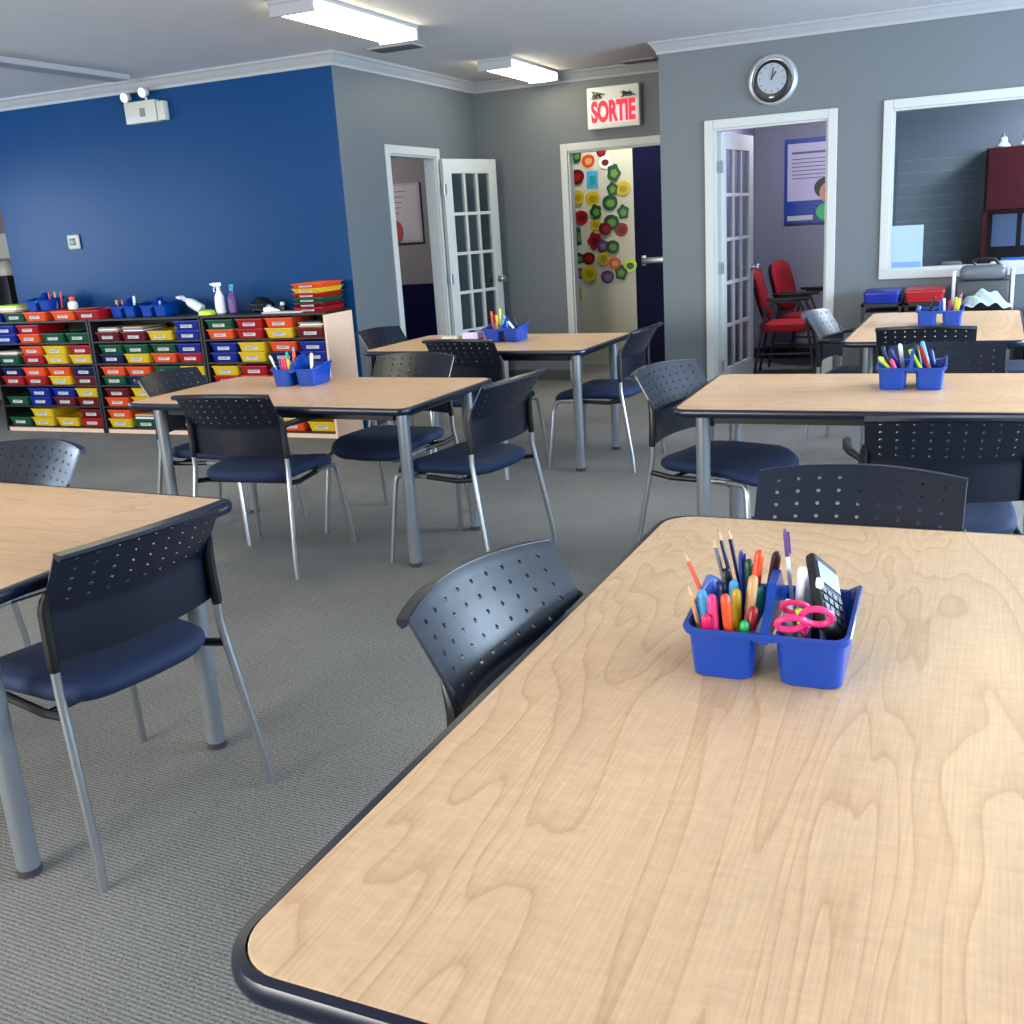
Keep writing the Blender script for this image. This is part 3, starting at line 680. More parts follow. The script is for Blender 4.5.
# things on top of the bookcases
ZT=SH+.0005
def onT(px,y=6.58): 
    p=at(px,317,1,y); return p.x
# tray stacks
stk=[('red','third from bottom'),]
x=-4.37
seq=[('red','bottom'),('dark red','second'),('green','third'),('red','fourth'),('yellow','fifth'),('orange','topmost')]
z=ZT; y=6.60
for c,n in seq:
    o_=tray(c,(x,y,z),'%s tray, %s of the stack on the right bookcase end'%(c,n),'stacked trays on the right bookcase'); o_.scale.z=.46; z+=TH*.46+.0006
xs=onT(22); tray('blue',(xs-.215,6.60,ZT),'blue tray at the far left on top of the left bookcase','trays on top of the bookcases')
tray('green',(onT(27),6.60,ZT),'green tray lying on top of the left bookcase','trays on top of the bookcases')
for q,(c,w_) in enumerate((('tan','lowest'),('white','middle'),('lime','topmost'))):
    oo=MB().box(-.16,.16,-.13,.13,0,.018,.002).build('book',pc(c),loc=(onT(14),6.60,ZT+TH+.0005+q*.0185)); oo.rotation_euler=(0,0,.05*q-.05)
    tag(oo,'%s book, %s of the pile at the left on the bookcase top'%({'tan':'tan','white':'white','lime':'lime green'}[c],w_),'book','books on the left bookcase')
for c,px,n in (('orange',50,'left'),('orange',78,'right')):
    tray(c,(onT(px),6.575,ZT),'orange tray on top of the left bookcase, %s one of two'%n,'trays on top of the bookcases')
tray('red',(onT(102),6.575,ZT),'bright red tray on top where the left and middle bookcases meet','trays on top of the bookcases')
# small caddies up there
def mini(px,zz,label): return dup(cad0,label,(onT(px,6.62),6.60,zz),0,'blue caddies on the bookcases')
mini(50,ZT+TH+.001,'blue caddy with scissors standing on the left orange tray')
mini(133,ZT,'blue caddy with orange contents on the middle bookcase')
mini(163,ZT,'blue caddy on the middle bookcase left of the white tipped bottle')
def blob(name,px,zz,dx,col,label,cat,h=.05,w=.05,kind='box',y=6.60):
    X=onT(px,y)+dx
    o=MB().box(-w/2,w/2,-.03,.03,0,h,min(w,h)*.22,seg=3).build(name,pc(col),loc=(X,y,zz)); return tag(o,label,cat)
for k,(px,c,l) in enumerate(((53,'orange','left'),(58,'tan','middle'),(63,'orange','right'))):
    X=onT(px,6.6); stick('marker',c,(X,6.61,ZT+TH+.01),(X+.012*(k-1),6.61,ZT+TH+.15),'%s stub of the caddy on the orange tray, %s of three'%(c,l),'stubs in the left bookcase caddy')
b=thing('figurine','white and orange toy beside the caddy on the right orange tray','toy',(onT(75,6.6),6.6,ZT+TH))
MB().lathe([(.035,0),(.042,.02),(.038,.055),(.02,.07)],14).build('body',pc('white'),b)
MB().lathe([(.012,.068),(.026,.08),(.026,.10),(.01,.112)],12).build('head',pc('orange'),b)
for k,(px,c,l) in enumerate(((120,'tan','left'),(125,'orange','middle'),(129,'tan','right'))):
    X=onT(px,6.6); stick('marker',c,(X,6.60,ZT+.01),(X+.01*(k-1),6.60,ZT+.135),'%s marker in the middle bookcase caddy, %s of three'%(c,l),'markers in the middle bookcase caddy',rad=.011)
X=onT(136,6.6); stick('marker','white',(X,6.60,ZT+.01),(X+.01,6.6,ZT+.16),'white stub standing right in the middle bookcase caddy',None,rad=.01)
X=onT(162,6.6); stick('marker','white',(X-.02,6.60,ZT+.02),(X,6.6,ZT+.115),'pale stub in the right caddy of the middle bookcase',None,rad=.01)
def spray(label,loc,bcol,hcol,rot=(0,0,0),s=1):
    b=thing('spray_bottle',label,'spray bottle',loc,0,'spray bottles on the bookcases'); b.rotation_euler=rot; b.scale=(s,s,s)
    MB().lathe([(.034,0),(.04,.006),(.04,.09),(.036,.13),(.018,.17),(.014,.185)],18).build('bottle',pc(bcol) if bcol in PC else M['metal'],b)
    MB().lathe([(.016,.186),(.016,.205)],14).build('collar',pc(hcol),b)
    MB().box(-.012,.012,-.045,.025,.206,.235,.006).box(-.007,.007,-.06,-.045,.218,.232,.002).tube([(0,-.022,.208),(0,-.036,.185),(0,-.032,.165)],.004,6).build('trigger_head',pc(hcol),b)
    return b
spray('white spray bottle standing on the right bookcase, taller of two',(onT(222,6.6),6.60,ZT),'white','white',(0,0,-.9))
b=spray('spray bottle with dark purple liquid right of the white one',(onT(233,6.6),6.62,ZT),'purple','light blue',(0,0,.9),.92)
sp=spray('white spray bottle tipped over on the middle bookcase',(onT(203,6.62)+.02,6.60,ZT+.036),'white','white',(0,math.radians(-62),0),.95)
m=MB(); m.loops([L3(rrect(.12,.10,.03,4),.0),L3(rrect(.11,.09,.03,4),.03),L3(rrect(.05,.04,.015,4),.04)])
o=m.build('sponge',pc('lime'),loc=(onT(208,6.55)+.02,6.52,ZT)); tag(o,'yellow green sponge in front of the spray bottles','sponge')
# dark bag, tapes
m=MB(); bm=m.bm; bmesh.ops.create_icosphere(bm,subdivisions=3,radius=1)
for v in bm.verts:
    n=.12*math.sin(5*v.co.x+2)*math.cos(4*v.co.y)+.08*math.sin(9*v.co.z); v.co=Vector((v.co.x*.10,v.co.y*.07,v.co.z*.06))*(1+n); v.co.z=max(v.co.z,-.045)
o=m.build('cloth_bag',M['black'],loc=(onT(262,6.6),6.62,ZT+.046)); tag(o,'crumpled black bag on the right bookcase','bag')
b=thing('tape_dispenser','white tape dispenser beside the black bag on the bookcase','tape dispenser',(onT(273,6.5),6.50,ZT),.4)
MB().prism([(-.06,0),(.06,0),(.06,.02),(.03,.03),(-.01,.05),(-.06,.04)],-.02,.02,Matrix.Rotation(PI/2,4,'X')).build('body',pc('white'),b)
MB().lathe([(.02,-.018),(.02,.018)],14,Matrix.Translation((-.02,0,.045))@Matrix.Rotation(PI/2,4,'X')).build('tape_roll',pc('grey'),b)
b=thing('webcam','small black gadget with white dome next to the tray stack','gadget',(onT(284,6.55),6.55,ZT))
MB().box(-.03,.03,-.03,.03,0,.05,.008).build('body',M['black'],b)
MB().lathe([(.018,.05),(.02,.06),(.012,.074)],12).build('dome',pc('white'),b)
o=MB().box(-.17,.17,-.06,.06,0,.012,.002).build('paper_pad',M['card'],loc=(onT(280,6.45)+.02,6.475,ZT)); o.location.y=6.485; tag(o,'flat pad of paper at the bookcase front edge','paper')
o.location=(onT(284,6.45),6.475,ZT)
for ob in (b,): pass
# ------------------------------------------------------------------ wall fittings
# emergency light on the blue wall
p=at(146,112,1,YL)
b=thing('emergency_light','beige emergency light with two lamp heads high on the blue wall','emergency light',(p.x,YL,p.z))
MB().box(-.15,.15,-.07,0,-.085,.075,.008).build('housing',M['metal'],b)
MB().box(.155,.225,-.06,0,-.08,.06,.008).build('battery_box',M['metal'],b)
MB().box(.0,.05,-.074,-.07,-.04,.02).build('test_panel',mat('khaki_panel',(120,116,96),.5),b)
for x_,z_ in ((-.125,.095),(.055,.115)):
    lh=MB().lathe([(.014,.04),(.030,.02),(.038,-.02),(.038,-.03)],16,Matrix.Translation((x_,-.05,z_+.02))@Matrix.Rotation(-PI/2+.2,4,'X')).tube([(x_,-.04,z_-.04),(x_,-.045,z_)],.009,8).build('lamp_head',M['metal'],b)
    MB().lathe([(.036,-.031),(.034,-.034)],16,Matrix.Translation((x_,-.05,z_+.02))@Matrix.Rotation(-PI/2+.2,4,'X')).build('lens',mat('frosted_lens',(232,236,242),.15),lh)
p=at(75,242,1,YL)
b=thing('thermostat','small white square thermostat with dark screen on the blue wall','thermostat',(p.x,YL,p.z))
MB().box(-.063,.063,-.025,0,-.06,.06,.014,seg=3).build('case',M['metal'],b)
MB().box(-.032,.032,-.028,-.025,-.028,.030,.001).build('screen',mat('lcd_screen',(84,88,70),.25),b)
# exit sign
p=at(616,108,1,YB)
b=thing('exit_sign','lit white exit sign with red SORTIE letters and two tinsel garlands above the exit','exit sign',(p.x,YB,p.z))
MB().box(-.235,.235,-.09,0,-.165,.175,.010).build('housing',mat('sign_face',(226,228,220),.5),b)
MB().box(-.205,.215,-.0935,-.0902,-.125,.055,.001).build('letter_panel',emis('sign_glow',(255,214,214),.16),b)
mt=Matrix.Translation((.003,-.096,-.036))@Matrix.Rotation(PI/2,4,'X')@Matrix.Diagonal((.64,1.18,1,1))
text_mesh('lettering','SORTIE',.19,emis('red_letter_glow',(235,6,48),.55),b,mt,.002,.009)
def tinsel(x,rz,label):
    t=thing('tinsel_sprig',label,'decoration',(p.x+x,YB-.096,p.z+.105)); 
    m=MB(); 
    for k in range(14):
        a=random.uniform(-PI,PI); m.tube([(random.uniform(-.05,.05),0,random.uniform(-.02,.02)),(random.uniform(-.07,.07),-.02*random.random()-.004,random.uniform(-.035,.035))],.0035,5)
    m.build('foliage',pc('green'),t); m=MB()
    for k in range(3): m.lathe([(.002,-.01),(.010,0),(.002,.01)],8,Matrix.Translation((-.04+.03*k+rz,-.012,-.004)))
    m.build('berries',pc('dark red'),t)
tinsel(-.13,0,'green and red sprig at the top left of the exit sign'); tinsel(.14,0,'green and red sprig at the top right of the exit sign')
# clock
p=at(773,80,1,YR)
b=thing('wall_clock','round silver wall clock with pale dial above the door to the red chairs','clock',(p.x,YR,p.z))
rx=Matrix.Rotation(PI/2,4,'X')
MB().lathe([(.175,0),(.18,.012),(.170,.030),(.155,.036),(.145,.030),(.145,.004)],48,rx).build('rim',mat('brushed_silver',(186,190,194),.32,metal=.6),b)
m=MB(); m.lathe([(.128,.030),(.132,.044),(.122,.050),(.05,.0502)],40,Matrix.Translation((0,0,-.012))@Matrix.Diagonal((1,1,1.1,1))@rx); m.build('bezel',M['black'],b)
MB().lathe([(.104,.0),(.104,.004)],40,Matrix.Translation((0,-.0505,.006))@rx).build('dial',mat('dial_face',(138,146,156),.35),b)
m=MB()
for k in range(12):
    a=k*PI/6; m.box(-.003,.003,-.0565,-.055,.080,.096,mtx=Matrix.Translation((0,0,.006))@Matrix.Rotation(a,4,'Y'))
m.build('hour_marks',M['ink'],b)
MB().box(-.004,.004,-.060,-.058,-.01,.055,mtx=Matrix.Translation((0,0,.006))@Matrix.Rotation(math.radians(35),4,'Y')).build('hour_hand',M['black'],b)
MB().box(-.003,.003,-.063,-.061,-.012,.075,mtx=Matrix.Translation((0,0,.006))@Matrix.Rotation(math.radians(10),4,'Y')).build('minute_hand',M['black'],b)
MB().box(-.018,.018,-.062,-.05,-.128,-.114,.002).build('brand_plate',M['chrome'],b)
# ceiling lights
M['lens']=emis('lit_diffuser',(255,244,206),6.5)
def fixture(cx,y0,y1,label,lit=True):
    t=thing('ceiling_light',label,'ceiling light',(cx,(y0+y1)/2,H),0,'fluorescent ceiling lights'); l=(y1-y0)/2
    MB().box(-.145,.145,-l,l,-.022,0,.003).build('housing',M['crown'],t,smooth=False)
    for s in (-1,1): MB().box(-.14,.14,s*l-.012-s*.012,s*l+.012-s*.012,-.085,-.022,.004).build('end_cap',mat('grey_end_cap',(150,152,158),.5),t,smooth=False)
    pr=[(-.128,-.0225),(-.136,-.04),(-.13,-.06),(-.10,-.076),(0,-.082),(.10,-.076),(.13,-.06),(.136,-.04),(.128,-.0225)]
    MB().loops([[(x,-l+.025,z) for x,z in pr],[(x,l-.025,z) for x,z in pr]]).build('diffuser',M['lens'],t)
fixture(-3.42,5.20,6.42,'lit long ceiling light at the top left of the photo')
fixture(-3.44,7.98,9.05,'lit ceiling light near the exit sign')
fixture(-3.50,2.6,3.9,'lit ceiling light above the tables, out of the frame')
fixture(.2,4.6,5.9,'lit ceiling light on the right, out of the frame')
def vent(px,py,w,d,label,rz=0):
    p=at(px,py,2,H); t=thing('ceiling_vent',label,'vent',(p.x,p.y,H),rz,'ceiling vents')
    MB().box(-w/2,w/2,-d/2,d/2,-.010,0,.003).build('frame',M['crown'],t,smooth=False)
    m=MB()
    for k in range(5): y_=-d/2+.03+k*(d-.06)/4; m.box(-w/2+.02,w/2-.02,y_-.006,y_+.006,-.016,-.0105)
    m.build('slats',M['dbase'],t,smooth=False)
vent(396,47,.36,.20,'grey ceiling vent between the two lit ceiling lights'); vent(640,60,.30,.16,'ceiling vent in the corner above the exit sign')
# ------------------------------------------------------------------ hall display: paper cutouts
CUT=[('orange','apple',152,165,30),('white','ring',243,172,30),('green','leaf',290,230,34),('dark red','apple',94,250,34),('light blue','card',175,268,34),('yellow','apple',340,312,34),('green','leaf',283,318,28),
('yellow','apple',95,362,34),('yellow','apple',175,368,34),('green','apple',270,390,36),('red','apple',115,470,34),('green','leaf',195,440,30),('green','leaf',340,442,30),('yellow','apple',192,508,28),('green','apple',278,495,36),
('dark red','apple',245,530,30),('red','apple',330,535,32),('red','leaf',188,597,36),('purple','leaf',232,625,28),('green','apple',285,628,32),('green','strip',102,575,30),('dark red','apple',156,690,30),('yellow','leaf',237,690,32),
('orange','apple',297,716,28),('green','leaf',106,692,24),('lime','apple',378,728,32),('green','leaf',330,768,32),('yellow','apple',160,770,38),('purple','apple',256,790,32),('purple','leaf',112,772,24),('tan','strip',110,882,22),('green','leaf',92,142,24),('dark red','ring',222,118,22)]
rows={}
for k,(c,sh,x,y,s) in enumerate(CUT):
    px,py=560+x/5.39,130+y/5.39; p=at(px,py,1,10.2); r=s/5.39/103*1.22
    ly=10.198-.0016*(k%4)*2
    if sh=='card': poly=[(-r*.8,-r*1.1),(r*.8,-r*1.1),(r*.8,r*1.1),(-r*.8,r*1.1)]
    elif sh=='strip': poly=[(-r*.4,-r*1.4),(r*.4,-r*1.2),(r*.35,r*1.3),(-r*.4,r*1.4)]
    elif sh=='leaf': poly=[(r*(1+.13*math.sin(5*a+k))*math.cos(a)*.9,r*(1+.13*math.sin(5*a+k))*math.sin(a)*1.05) for a in [2*PI*i/18 for i in range(18)]]
    elif 0: pass
    else: poly=[(r*math.cos(a),r*math.sin(a)*(1-.12*(math.sin(a)>.8))) for a in [2*PI*i/20 for i in range(20)]]
    rot=Matrix.Rotation(PI/2,4,'X')
    vert=['very top','upper','upper middle','middle','lower middle','low','bottom'][min(6,int((y-90)/125))]; hor=['far left','left','centre','right','far right'][min(4,int((x-80)/65))]
    key=(c,sh,vert,hor); rows[key]=rows.get(key,0)+1
    lb='%s paper %s cutout, %s %s of the hall display'%(c,{'card':'rectangle','strip':'strip','leaf':'leaf','apple':'apple','ring':'ring'}[sh],vert,hor)
    if rows[key]>1: lb+=', the lower one'
    o=MB().prism(poly,.0,.0012,Matrix.Translation((0,0,0))@rot).build('paper_cutout',pc(c),loc=(p.x,ly,p.z),smooth=False)
    tag(o,lb,'paper cutout','paper cutouts on the hall wall')
    PC['leaf green']=(96,140,56); PC['olive']=(150,140,30)
    inn={'yellow':'olive','green':'leaf green','red':'dark red','dark red':'red','orange':'tan','purple':'grey','white':'dark red','light blue':'teal','lime':'green','tan':'yellow'}[c]
    MB().prism([(a*.55+r*.05,b*.5-r*.08) for a,b in poly],.0,.001,Matrix.Translation((0,-.0012,0))@rot).build('inner_layer',pc(inn),o,smooth=False)
# ------------------------------------------------------------------ posters
def framed(name,label,x0,x1,y,z0,z1,fcol,bg):
    t=thing(name,label,'poster',((x0+x1)/2,y,(z0+z1)/2)); w=(x1-x0)/2; h=(z1-z0)/2
    MB().box(-w,w,-.02,-.001,-h,h,.002).build('frame',fcol,t,smooth=False)
    MB().box(-w+.025,w-.025,-.022,-.0202,-h+.025,h-.025).build('print',bg,t,smooth=False)
    return t,w,h
t,w_,h_=framed('framed_poster','framed white poster with a red figure in the room behind the left door',-5.32,-4.81,YB,1.345,1.90,mat('pale_frame',(150,146,146),.5),mat('poster_grey',(168,162,166),.5))
MB().lathe([(.01,0),(.07,.0015),(.06,.003)],14,Matrix.Translation((-.02,-.0222,-.17))@rx@Matrix.Diagonal((1,1.5,1,1))).build('red_figure',mat('faded_red',(150,56,56),.6),t)
m=MB()
for k in range(5): m.box(-.15,.1-.02*k,-.0232,-.0222,.2-.05*k,.208-.05*k)
m.build('printed_lines',M['ink'],t,smooth=False)
t,w_,h_=framed('poster','blue edged poster with text and a smiling child, above the red chairs',-1.615,-1.10,YI,1.29,2.065,mat('poster_blue',(22,58,140),.4),mat('poster_blue',(22,58,140),.4))
MB().box(-w_+.03,w_-.02,-.0235,-.0222,-h_+.21,h_-.045).build('text_sheet',mat('poster_sheet',(176,176,196),.5),t,smooth=False)
m=MB(); m.box(-w_+.07,w_-.1,-.0245,-.0236,h_-.14,h_-.12)
for k in range(6): m.box(-w_+.07,w_-.07-.03*(k%3),-.0245,-.0236,h_-.19-.035*k,h_-.182-.035*k)
m.build('text_lines',M['ink'],t,smooth=False)
MB().box(-w_+.03,-w_+.27,-.0235,-.0222,-h_+.03,-h_+.075).build('caption_strip',M['card'],t,smooth=False)
ex=Matrix.Rotation(PI/2,4,'X')
def disc(r1,r2,x,z,y0,y1,mt_,nm):
    MB().prism([(r1*math.cos(2*PI*k/24),r2*math.sin(2*PI*k/24)) for k in range(24)],0,y1-y0,Matrix.Translation((x,-y0,z))@ex).build(nm,mt_,t,smooth=False)
disc(.11,.095,.13,-.07,.0225,.0245,pc('black'),'printed_hair')
disc(.075,.09,.145,-.115,.0246,.026,mat('skin_print',(196,142,116),.6),'printed_face')
disc(.12,.085,.16,-.29,.0236,.0250,pc('bright green'),'printed_shirt')
m=MB(); 
for dx in (-.025,.025): m.box(.145+dx-.008,.145+dx+.008,-.0268,-.0262,-.102,-.094)
m.box(.122,.168,-.0268,-.0262,-.160,-.148); m.build('printed_features',pc('brown'),t,smooth=False)
# ------------------------------------------------------------------ red chairs
def red_chair(label,loc,rz):
    t=thing('red_armchair',label,'chair',loc,rz,'red waiting chairs')
    RD=mat('red_fabric',(160,12,30),.8,noise=.1,nscale=200); r=.013; K=M['dbase']
    for s in (-1,1):
        MB().tube([(s*.27,.26,0),(s*.27,.20,.35),(s*.27,.17,.55),(s*.27,.12,.655),(s*.27,.05,.67)],r,10).build('front_leg',K,t)
        MB().tube([(s*.27,-.27,0),(s*.27,-.22,.3),(s*.26,-.16,.62),(s*.27,-.10,.665),(s*.27,.05,.67)],r,10).build('rear_leg',K,t)
        MB().box(s*.27-.025,s*.27+.025,-.16,.20,.675,.70,.010).build('arm_pad',M['black'],t)
        MB().tube([(s*.27,-.235,.22),(s*.27,.225,.22)],.009,8).build('side_rail',K,t)
    def ol(a,b,z,e=.5,cy=0,n=24): return [(a*math.copysign(abs(math.cos(2*PI*k/n))**e,math.cos(2*PI*k/n)),cy+b*math.copysign(abs(math.sin(2*PI*k/n))**e,math.sin(2*PI*k/n)),z) for k in range(n)]
    MB().loops([ol(.21,.20,.40),ol(.24,.235,.41),ol(.245,.24,.44),ol(.235,.23,.47),ol(.15,.15,.482)]).build('seat',RD,t,ang=60)
    tl=Matrix.Translation((0,-.20,.50))@Matrix.Rotation(math.radians(15)+PI/2,4,'X')
    def bl(a,b,z): return [tl@Vector((x,y+.24,z)) for x,y,_ in ol(a,b,0,.6)]
    MB().loops([bl(.20,.20,-.012),bl(.225,.235,-.025),bl(.23,.24,-.04),bl(.215,.225,-.06),bl(.12,.13,-.066)]).build('backrest',RD,t,ang=60)
    MB().loops([bl(.19,.19,.012),bl(.22,.23,.004),bl(.222,.232,-.012)]).build('back_shell',M['black'],t,ang=60)
    MB().tube([(-.27,-.2,.40),(.27,-.2,.40)],.01,8).tube([(-.27,.15,.40),(.27,.15,.40)],.01,8).build('seat_frame',K,t)
    return t
red_chair('red armchair in the room beyond the door, nearer of the two',(-1.41,9.50,0),math.radians(-90+4))
red_chair('red armchair in the room beyond the door, farther one by the back wall',(-1.33,10.16,0),math.radians(-90-12))
# ------------------------------------------------------------------ office behind the window
b=thing('wall_cabinet','dark red wood cabinet seen through the office window','cabinet',(.70,YI,1.30))
mw=mat('mahogany',(66,10,20),.6,spec=.15,noise=.25,nscale=14)
MB().box(-.56,.56,-.33,0,0,.53,.003).build('carcass',mw,b,smooth=False)
for s in (-1,1): MB().box(-.545 if s<0 else .003,-.003 if s<0 else .545,-.35,-.331,.015,.515,.003).build('door',mw,b,smooth=False)
b=thing('desk_hutch','dark wooden hutch back under the red cabinet with pinned sheets','desk hutch',(.70,YI-.004,.0))
MB().box(-.57,-.53,-.36,0,.76,1.295).box(.53,.57,-.36,0,.76,1.295).build('side_panel',mw,b,smooth=False)
MB().box(-.53,.53,-.02,0,.76,1.29).build('back_panel',mat('dark_board',(50,18,20),.6),b,smooth=False)
for k,(x0,l) in enumerate(((.22,'left'),(.46,'right'))):
    o=MB().box(x0,x0+.2,YI-.032,YI-.0285,.99,1.27).build('paper_sheet',mat('pale_paper',(170,186,222),.7),smooth=False); tag(o,'pale sheet pinned under the red cabinet, %s one of two'%l,'paper')
b=thing('desk','office desk behind the window, mostly hidden by the wall','desk',(.60,10.2,0))
MB().box(-.8,.8,-.35,.36,.73,.755,.003).build('desktop',mw,b,smooth=False)
for s in (-1,1): MB().box(s*.79-.015,s*.79+.015,-.33,.36,0,.73).build('side_panel',mw,b,smooth=False)
o=MB().box(-.25,.25,-.12,.12,0,.14,.01).build('blue_binder_box',mat('bright_blue',(20,100,180),.5),loc=(.55,10.36,.755)); tag(o,'bright blue box on the office desk under the sheets','box')
b=thing('printer','white printer on the office desk behind the window','printer',(.36,10.05,.755))
MB().box(-.15,.15,-.12,.12,0,.13,.02).build('body',M['card'],b); MB().box(-.10,.10,-.13,-.10,.02,.04).build('paper_slot',M['black'],b); MB().box(-.1,.1,-.06,.06,.1305,.135).build('lid',M['card'],b)
for px,l,s in ((1003,'left',1),(1026,'right',1)):
    q=at(px,146,1,10.42); b=thing('snowman_figure','white figurine on top of the red cabinet, %s one'%l,'figurine',(q.x,10.42,1.8305))
    MB().lathe([(.055,0),(.062,.012),(.05,.03),(.034,.045),(.036,.06),(.03,.085),(.012,.095)],16).build('body',pc('white'),b)
    MB().lathe([(.026,.088),(.026,.093),(.016,.095),(.012,.115)],14).build('hat',pc('grey'),b)
# wall charts of faint sheets
m=MB(); q0=at(897,158,1,YI); q1=at(974,262,1,YI)
b=thing('wall_chart','faint grey planning chart in columns on the office wall','chart',((q0.x+q1.x)/2,YI,(q0.z+q1.z)/2)); w_=(q1.x-q0.x)/2; h_=(q0.z-q1.z)/2
MB().box(-w_,w_,-.004,0,-h_,h_).build('backing',mat('chart_grey',(120,124,130),.6),b,smooth=False)
for i in range(4):
    m=MB()
    for j in range(9):
        x0=-w_+.015+i*(2*w_/4); z1=h_-.03-j*(2*h_/9); m.box(x0,x0+2*w_/4-.03,-.006,-.0042,z1-.008,z1)
    m.build('chart_column',mat('chart_line',(142,146,150),.6),b,smooth=False)
# sheet taped to the window
p0=at(892,228,1,YR+.045); p1=at(922,268,1,YR+.045)
b=thing('notice_sheet','white notice sheet taped inside the lower left corner of the office window','notice',((p0.x+p1.x)/2,YR+.0485,(p0.z+p1.z)/2)); w_=(p1.x-p0.x)/2; h_=(p0.z-p1.z)/2+.012
MB().box(-w_,w_,-.001,.001,-h_,h_).build('sheet',mat('notice_white',(150,172,200),.7),b,smooth=False)
MB().box(-w_+.01,w_-.01,-.002,-.0011,-h_+.01,-h_+.06).build('blue_band',mat('notice_blue',(110,140,180),.7),b,smooth=False)
# ------------------------------------------------------------------ things under the window
def cart(label,x0,x1,y0,y1,h,nd=4):
    b=thing('drawer_cart',label,'cart',((x0+x1)/2,(y0+y1)/2,0),0,'black carts under the window'); w=(x1-x0)/2; d=(y1-y0)/2
    m=MB()
    for sx in (-1,1):
        for sy in (-1,1): m.box(sx*w-.01-sx*.01,sx*w+.01-sx*.01,sy*d-.01-sy*.01,sy*d+.01-sy*.01,.03,h)
    m.box(-w,w,-d,d,h-.022,h-.002).build('frame',M['black'],b,smooth=False)
    for k in range(nd):
        z=.06+k*(h-.1)/nd; MB().box(-w+.022,w-.022,-d-.004,d-.01,z,z+(h-.1)/nd-.02,.004).build('drawer',mat('dark_mesh',(40,42,46),.5),b)
    for sx in (-1,1):
        for sy in (-1,1): MB().lathe([(.018,-.01),(.018,.01)],10,Matrix.Translation((sx*(w-.02),sy*(d-.02),.018))@Matrix.Rotation(PI/2,4,'Y')).build('caster',M['dark'],b)
    return b
cart('black drawer cart with the blue lid on top, under the window',-.655,-.385,7.82,8.18,.755)
def lidbox(name,label,x0,x1,y0,y1,z0,z1,col):
    t=thing(name,label,'bin',((x0+x1)/2,(y0+y1)/2,z0)); w=(x1-x0)/2;d=(y1-y0)/2;h=z1-z0
    MB().loops([L3(rrect(2*w*.92,2*d*.92,.02,4),0),L3(rrect(2*w*.97,2*d*.97,.02,4),h-.02)]).build('bin_body',pc(col),t)
    MB().loops([L3(rrect(2*w,2*d,.02,4),h-.0198),L3(rrect(2*w,2*d,.02,4),h-.006),L3(rrect(2*w*.95,2*d*.95,.02,4),h)]).build('bin_lid',pc(col),t); return t
lidbox('storage_bin','flat blue bin on the black cart under the window',-.645,-.40,7.83,8.17,.756,.835,'blue')
t=cart('grey cabinet holding the red bin under the window',-.365,-.11,7.84,8.17,.755,3)
lidbox('storage_bin','flat red bin under the window, right of the blue one',-.37,-.105,7.83,8.17,.756,.84,'red')
cart('black rack with metal frame under the sewing machine',-.06,.34,7.80,8.18,.68,3)
cart('black cart cut off by the right edge, under the window',.42,.80,7.80,8.18,.68,3)
# machine on the rack
b=thing('label_printer','dark office machine with silver sides standing under the window','office machine',(.13,8.04,.6805))
MB().box(-.17,.17,-.10,.10,.0,.20,.02).build('body',M['dbase'],b)
MB().box(-.15,.15,-.09,.08,.2005,.30,.04,seg=3).build('upper_housing',mat('smoke_plastic',(88,92,98),.35),b)
MB().tube([(-.05,-.02,.30),(-.07,-.03,.33),(-.02,-.03,.345),(.07,-.03,.335),(.1,-.02,.30)],.012,8).build('carry_handle',M['black'],b)
for s in (-1,1): MB().box(s*.185-.012,s*.185+.012,-.09,.09,0,.27,.004).build('side_panel',M['card'],b)
m=MB(); bm=m.bm; bmesh.ops.create_grid(bm,x_segments=24,y_segments=12,size=1)
for v in bm.verts:
    x,y=v.co.x,v.co.y; v.co=Vector((x*.17,y*.05,.03+.10*max(0,1-x*x)*(.8+.4*y)+.014*math.sin(11*x+3*y)))
bmesh.ops.solidify(bm,geom=bm.faces[:],thickness=.006)
m2=mat('patterned_cloth',(176,196,196),.9,noise=.55,nscale=45)
o=m.build('patterned_cloth',m2,loc=(.145,7.87,.668)); tag(o,'crumpled pale green patterned cloth in front of the office machine','cloth')
b=thing('pen_pot','dark pot with purple items left of the office machine','pot',(-.015,7.86,.6805))
MB().lathe([(.026,0),(.03,.06),(.03,.08),(.026,.08),(.024,.01)],14).build('cup',M['dbase'],b)
MB().lathe([(.005,.05),(.022,.085),(.018,.115),(.006,.12)],10).build('pompom',pc('purple'),b)
q=at(949,262,1,8.0)
b=thing('desk_radio','white and grey device on the office window sill','device',(-.10,YR-.04,.0)); b.location=(-.095,10.0,.7555)
MB().box(-.12,.12,-.08,.08,0,.10,.01).build('base',M['card'],b); MB().box(-.08,.08,-.06,.06,.1005,.15,.015).build('top',mat('warm_grey',(110,108,104),.5),b)
# blue bag and boxes seen below the window table
b=thing('tote_bag','pale blue patterned bag right of the window table leg','bag',(.62,5.9,0))
mbg=mat('bag_blue',(120,150,205),.6,noise=.3,nscale=18)
MB().loops([L3(rrect(.34,.16,.04,4),0),L3(rrect(.38,.18,.05,4),.2),L3(rrect(.36,.12,.04,4),.42)]).build('bag_body',mbg,b)
MB().tube([(-.1,0,.42),(-.08,0,.52),(.08,0,.52),(.1,0,.42)],.008,8).build('bag_handle',M['card'],b)
for k,(x_,l) in enumerate(((.06,'left'),(.22,'right'))):
    o=MB().box(-.05,.05,-.04,.04,0,.08,.008).build('white_box',M['card'],loc=(x_,7.55,.0)); tag(o,'small white box on the floor beyond the window table, %s one'%l,'box')
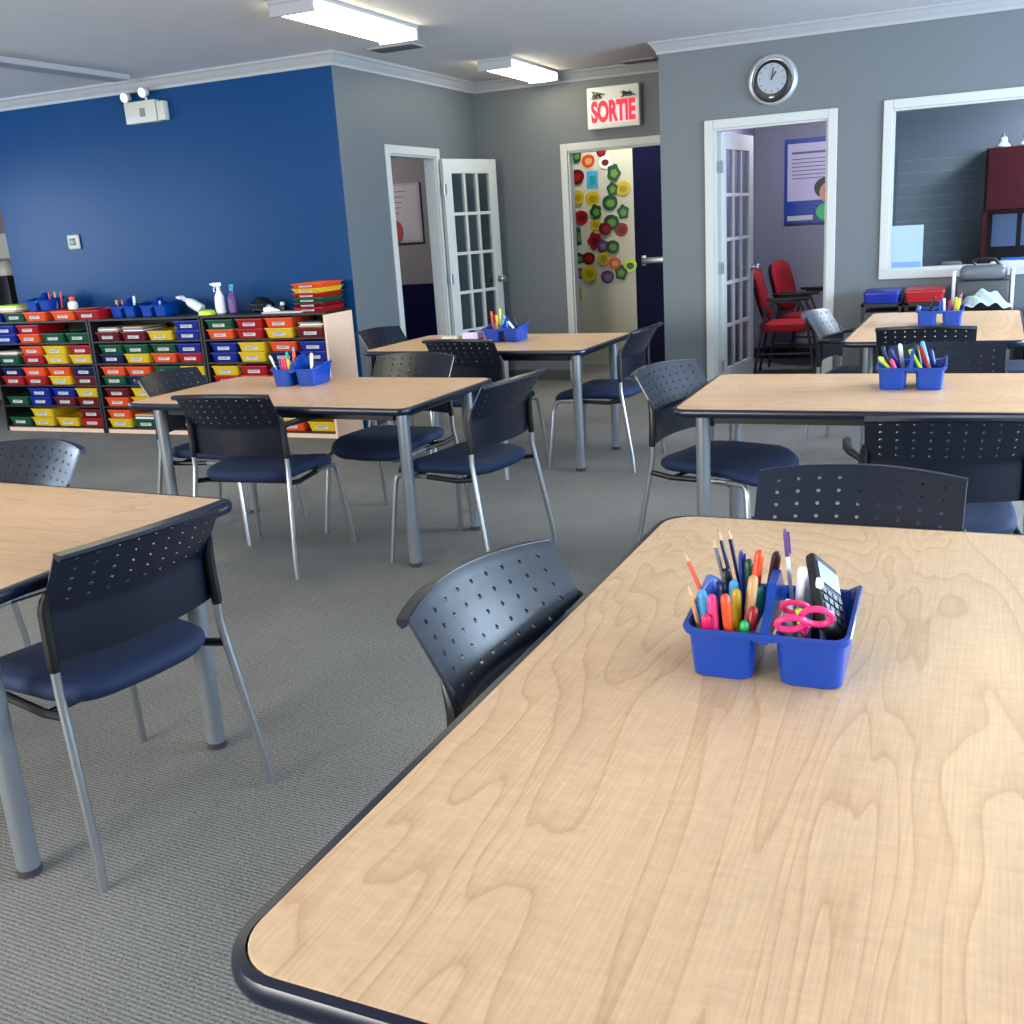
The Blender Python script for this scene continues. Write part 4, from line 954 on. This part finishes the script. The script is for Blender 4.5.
# far left corridor bits
q=at(4,246,1,7.9); o=MB().box(-.12,.06,-.006,0,-.12,.12).build('pinned_paper',M['card'],loc=(q.x,7.9,q.z),smooth=False); tag(o,'cream paper on the wall at the far left edge','paper')
q=at(12,290,1,7.7)
b=thing('water_cooler','black stand with a white top at the far left edge beyond the blue wall','stand',(q.x-.02,7.7,0))
MB().box(-.11,.11,-.11,.11,0,1.28,.01).build('stand',M['black'],b); MB().lathe([(.09,1.281),(.1,1.32),(.08,1.38),(.03,1.42)],16).build('white_top',M['metal'],b)
# ------------------------------------------------------------------ light
W=bpy.data.worlds.new('world'); S.world=W; W.use_nodes=True; nt=W.node_tree
bg=nt.nodes['Background']; bg.inputs[0].default_value=(.62,.78,1,1); bg.inputs[1].default_value=1.0
def area(name,loc,rot,sx,sy,power,col):
    l=bpy.data.lights.new(name,'AREA'); l.shape='RECTANGLE'; l.size=sx; l.size_y=sy; l.energy=power; l.color=col
    o=bpy.data.objects.new(name,l); C.objects.link(o); o.location=loc; o.rotation_euler=rot; return o
DAY=(.62,.80,1)
for a,b_2,z0,z1 in EO: area('window_daylight',(XE+.12,(a+b_2)/2,(z0+z1)/2),(0,math.radians(90),0),z1-z0,b_2-a,130 if a<4 else 320,DAY)
for a,b_2,z0,z1 in WO: area('window_daylight',(XW-.12,(a+b_2)/2,(z0+z1)/2),(0,math.radians(-90),0),z1-z0,b_2-a,55,DAY)
for a,b_2 in ((-8,-5.4),(-4.6,-2.2)): area('window_daylight',((a+b_2)/2,YF-.12,1.55),(math.radians(90),0,0),b_2-a,1.5,170,(1,.96,.88))  # unseen windows behind the camera, added for light; warm tint offsets blue east
area('office_fill',(1.6,9.4,2.6),(0,0,0),1.0,.5,115,(.8,.88,1))  # added fill with no fixture, lifts the office wall
area('waiting_room_fill',(-1.3,9.3,2.62),(0,0,0),.5,.5,19,(.85,.82,1))  # faintly purple fill added to brighten the red chair room
area('hall_fill',(-3.1,9.75,2.62),(0,0,0),.5,.3,10,(1,.98,.88))  # unseen light put in to brighten the hall display
area('left_room_fill',(-5.6,8.0,2.62),(0,0,0),.5,.5,18,(1,.96,.95))  # fill added to brighten poster and wall behind the left door
S.view_settings.view_transform='Standard'; S.view_settings.look='None'; S.view_settings.exposure=.95; S.view_settings.gamma=1; S.view_settings.use_curve_mapping=False
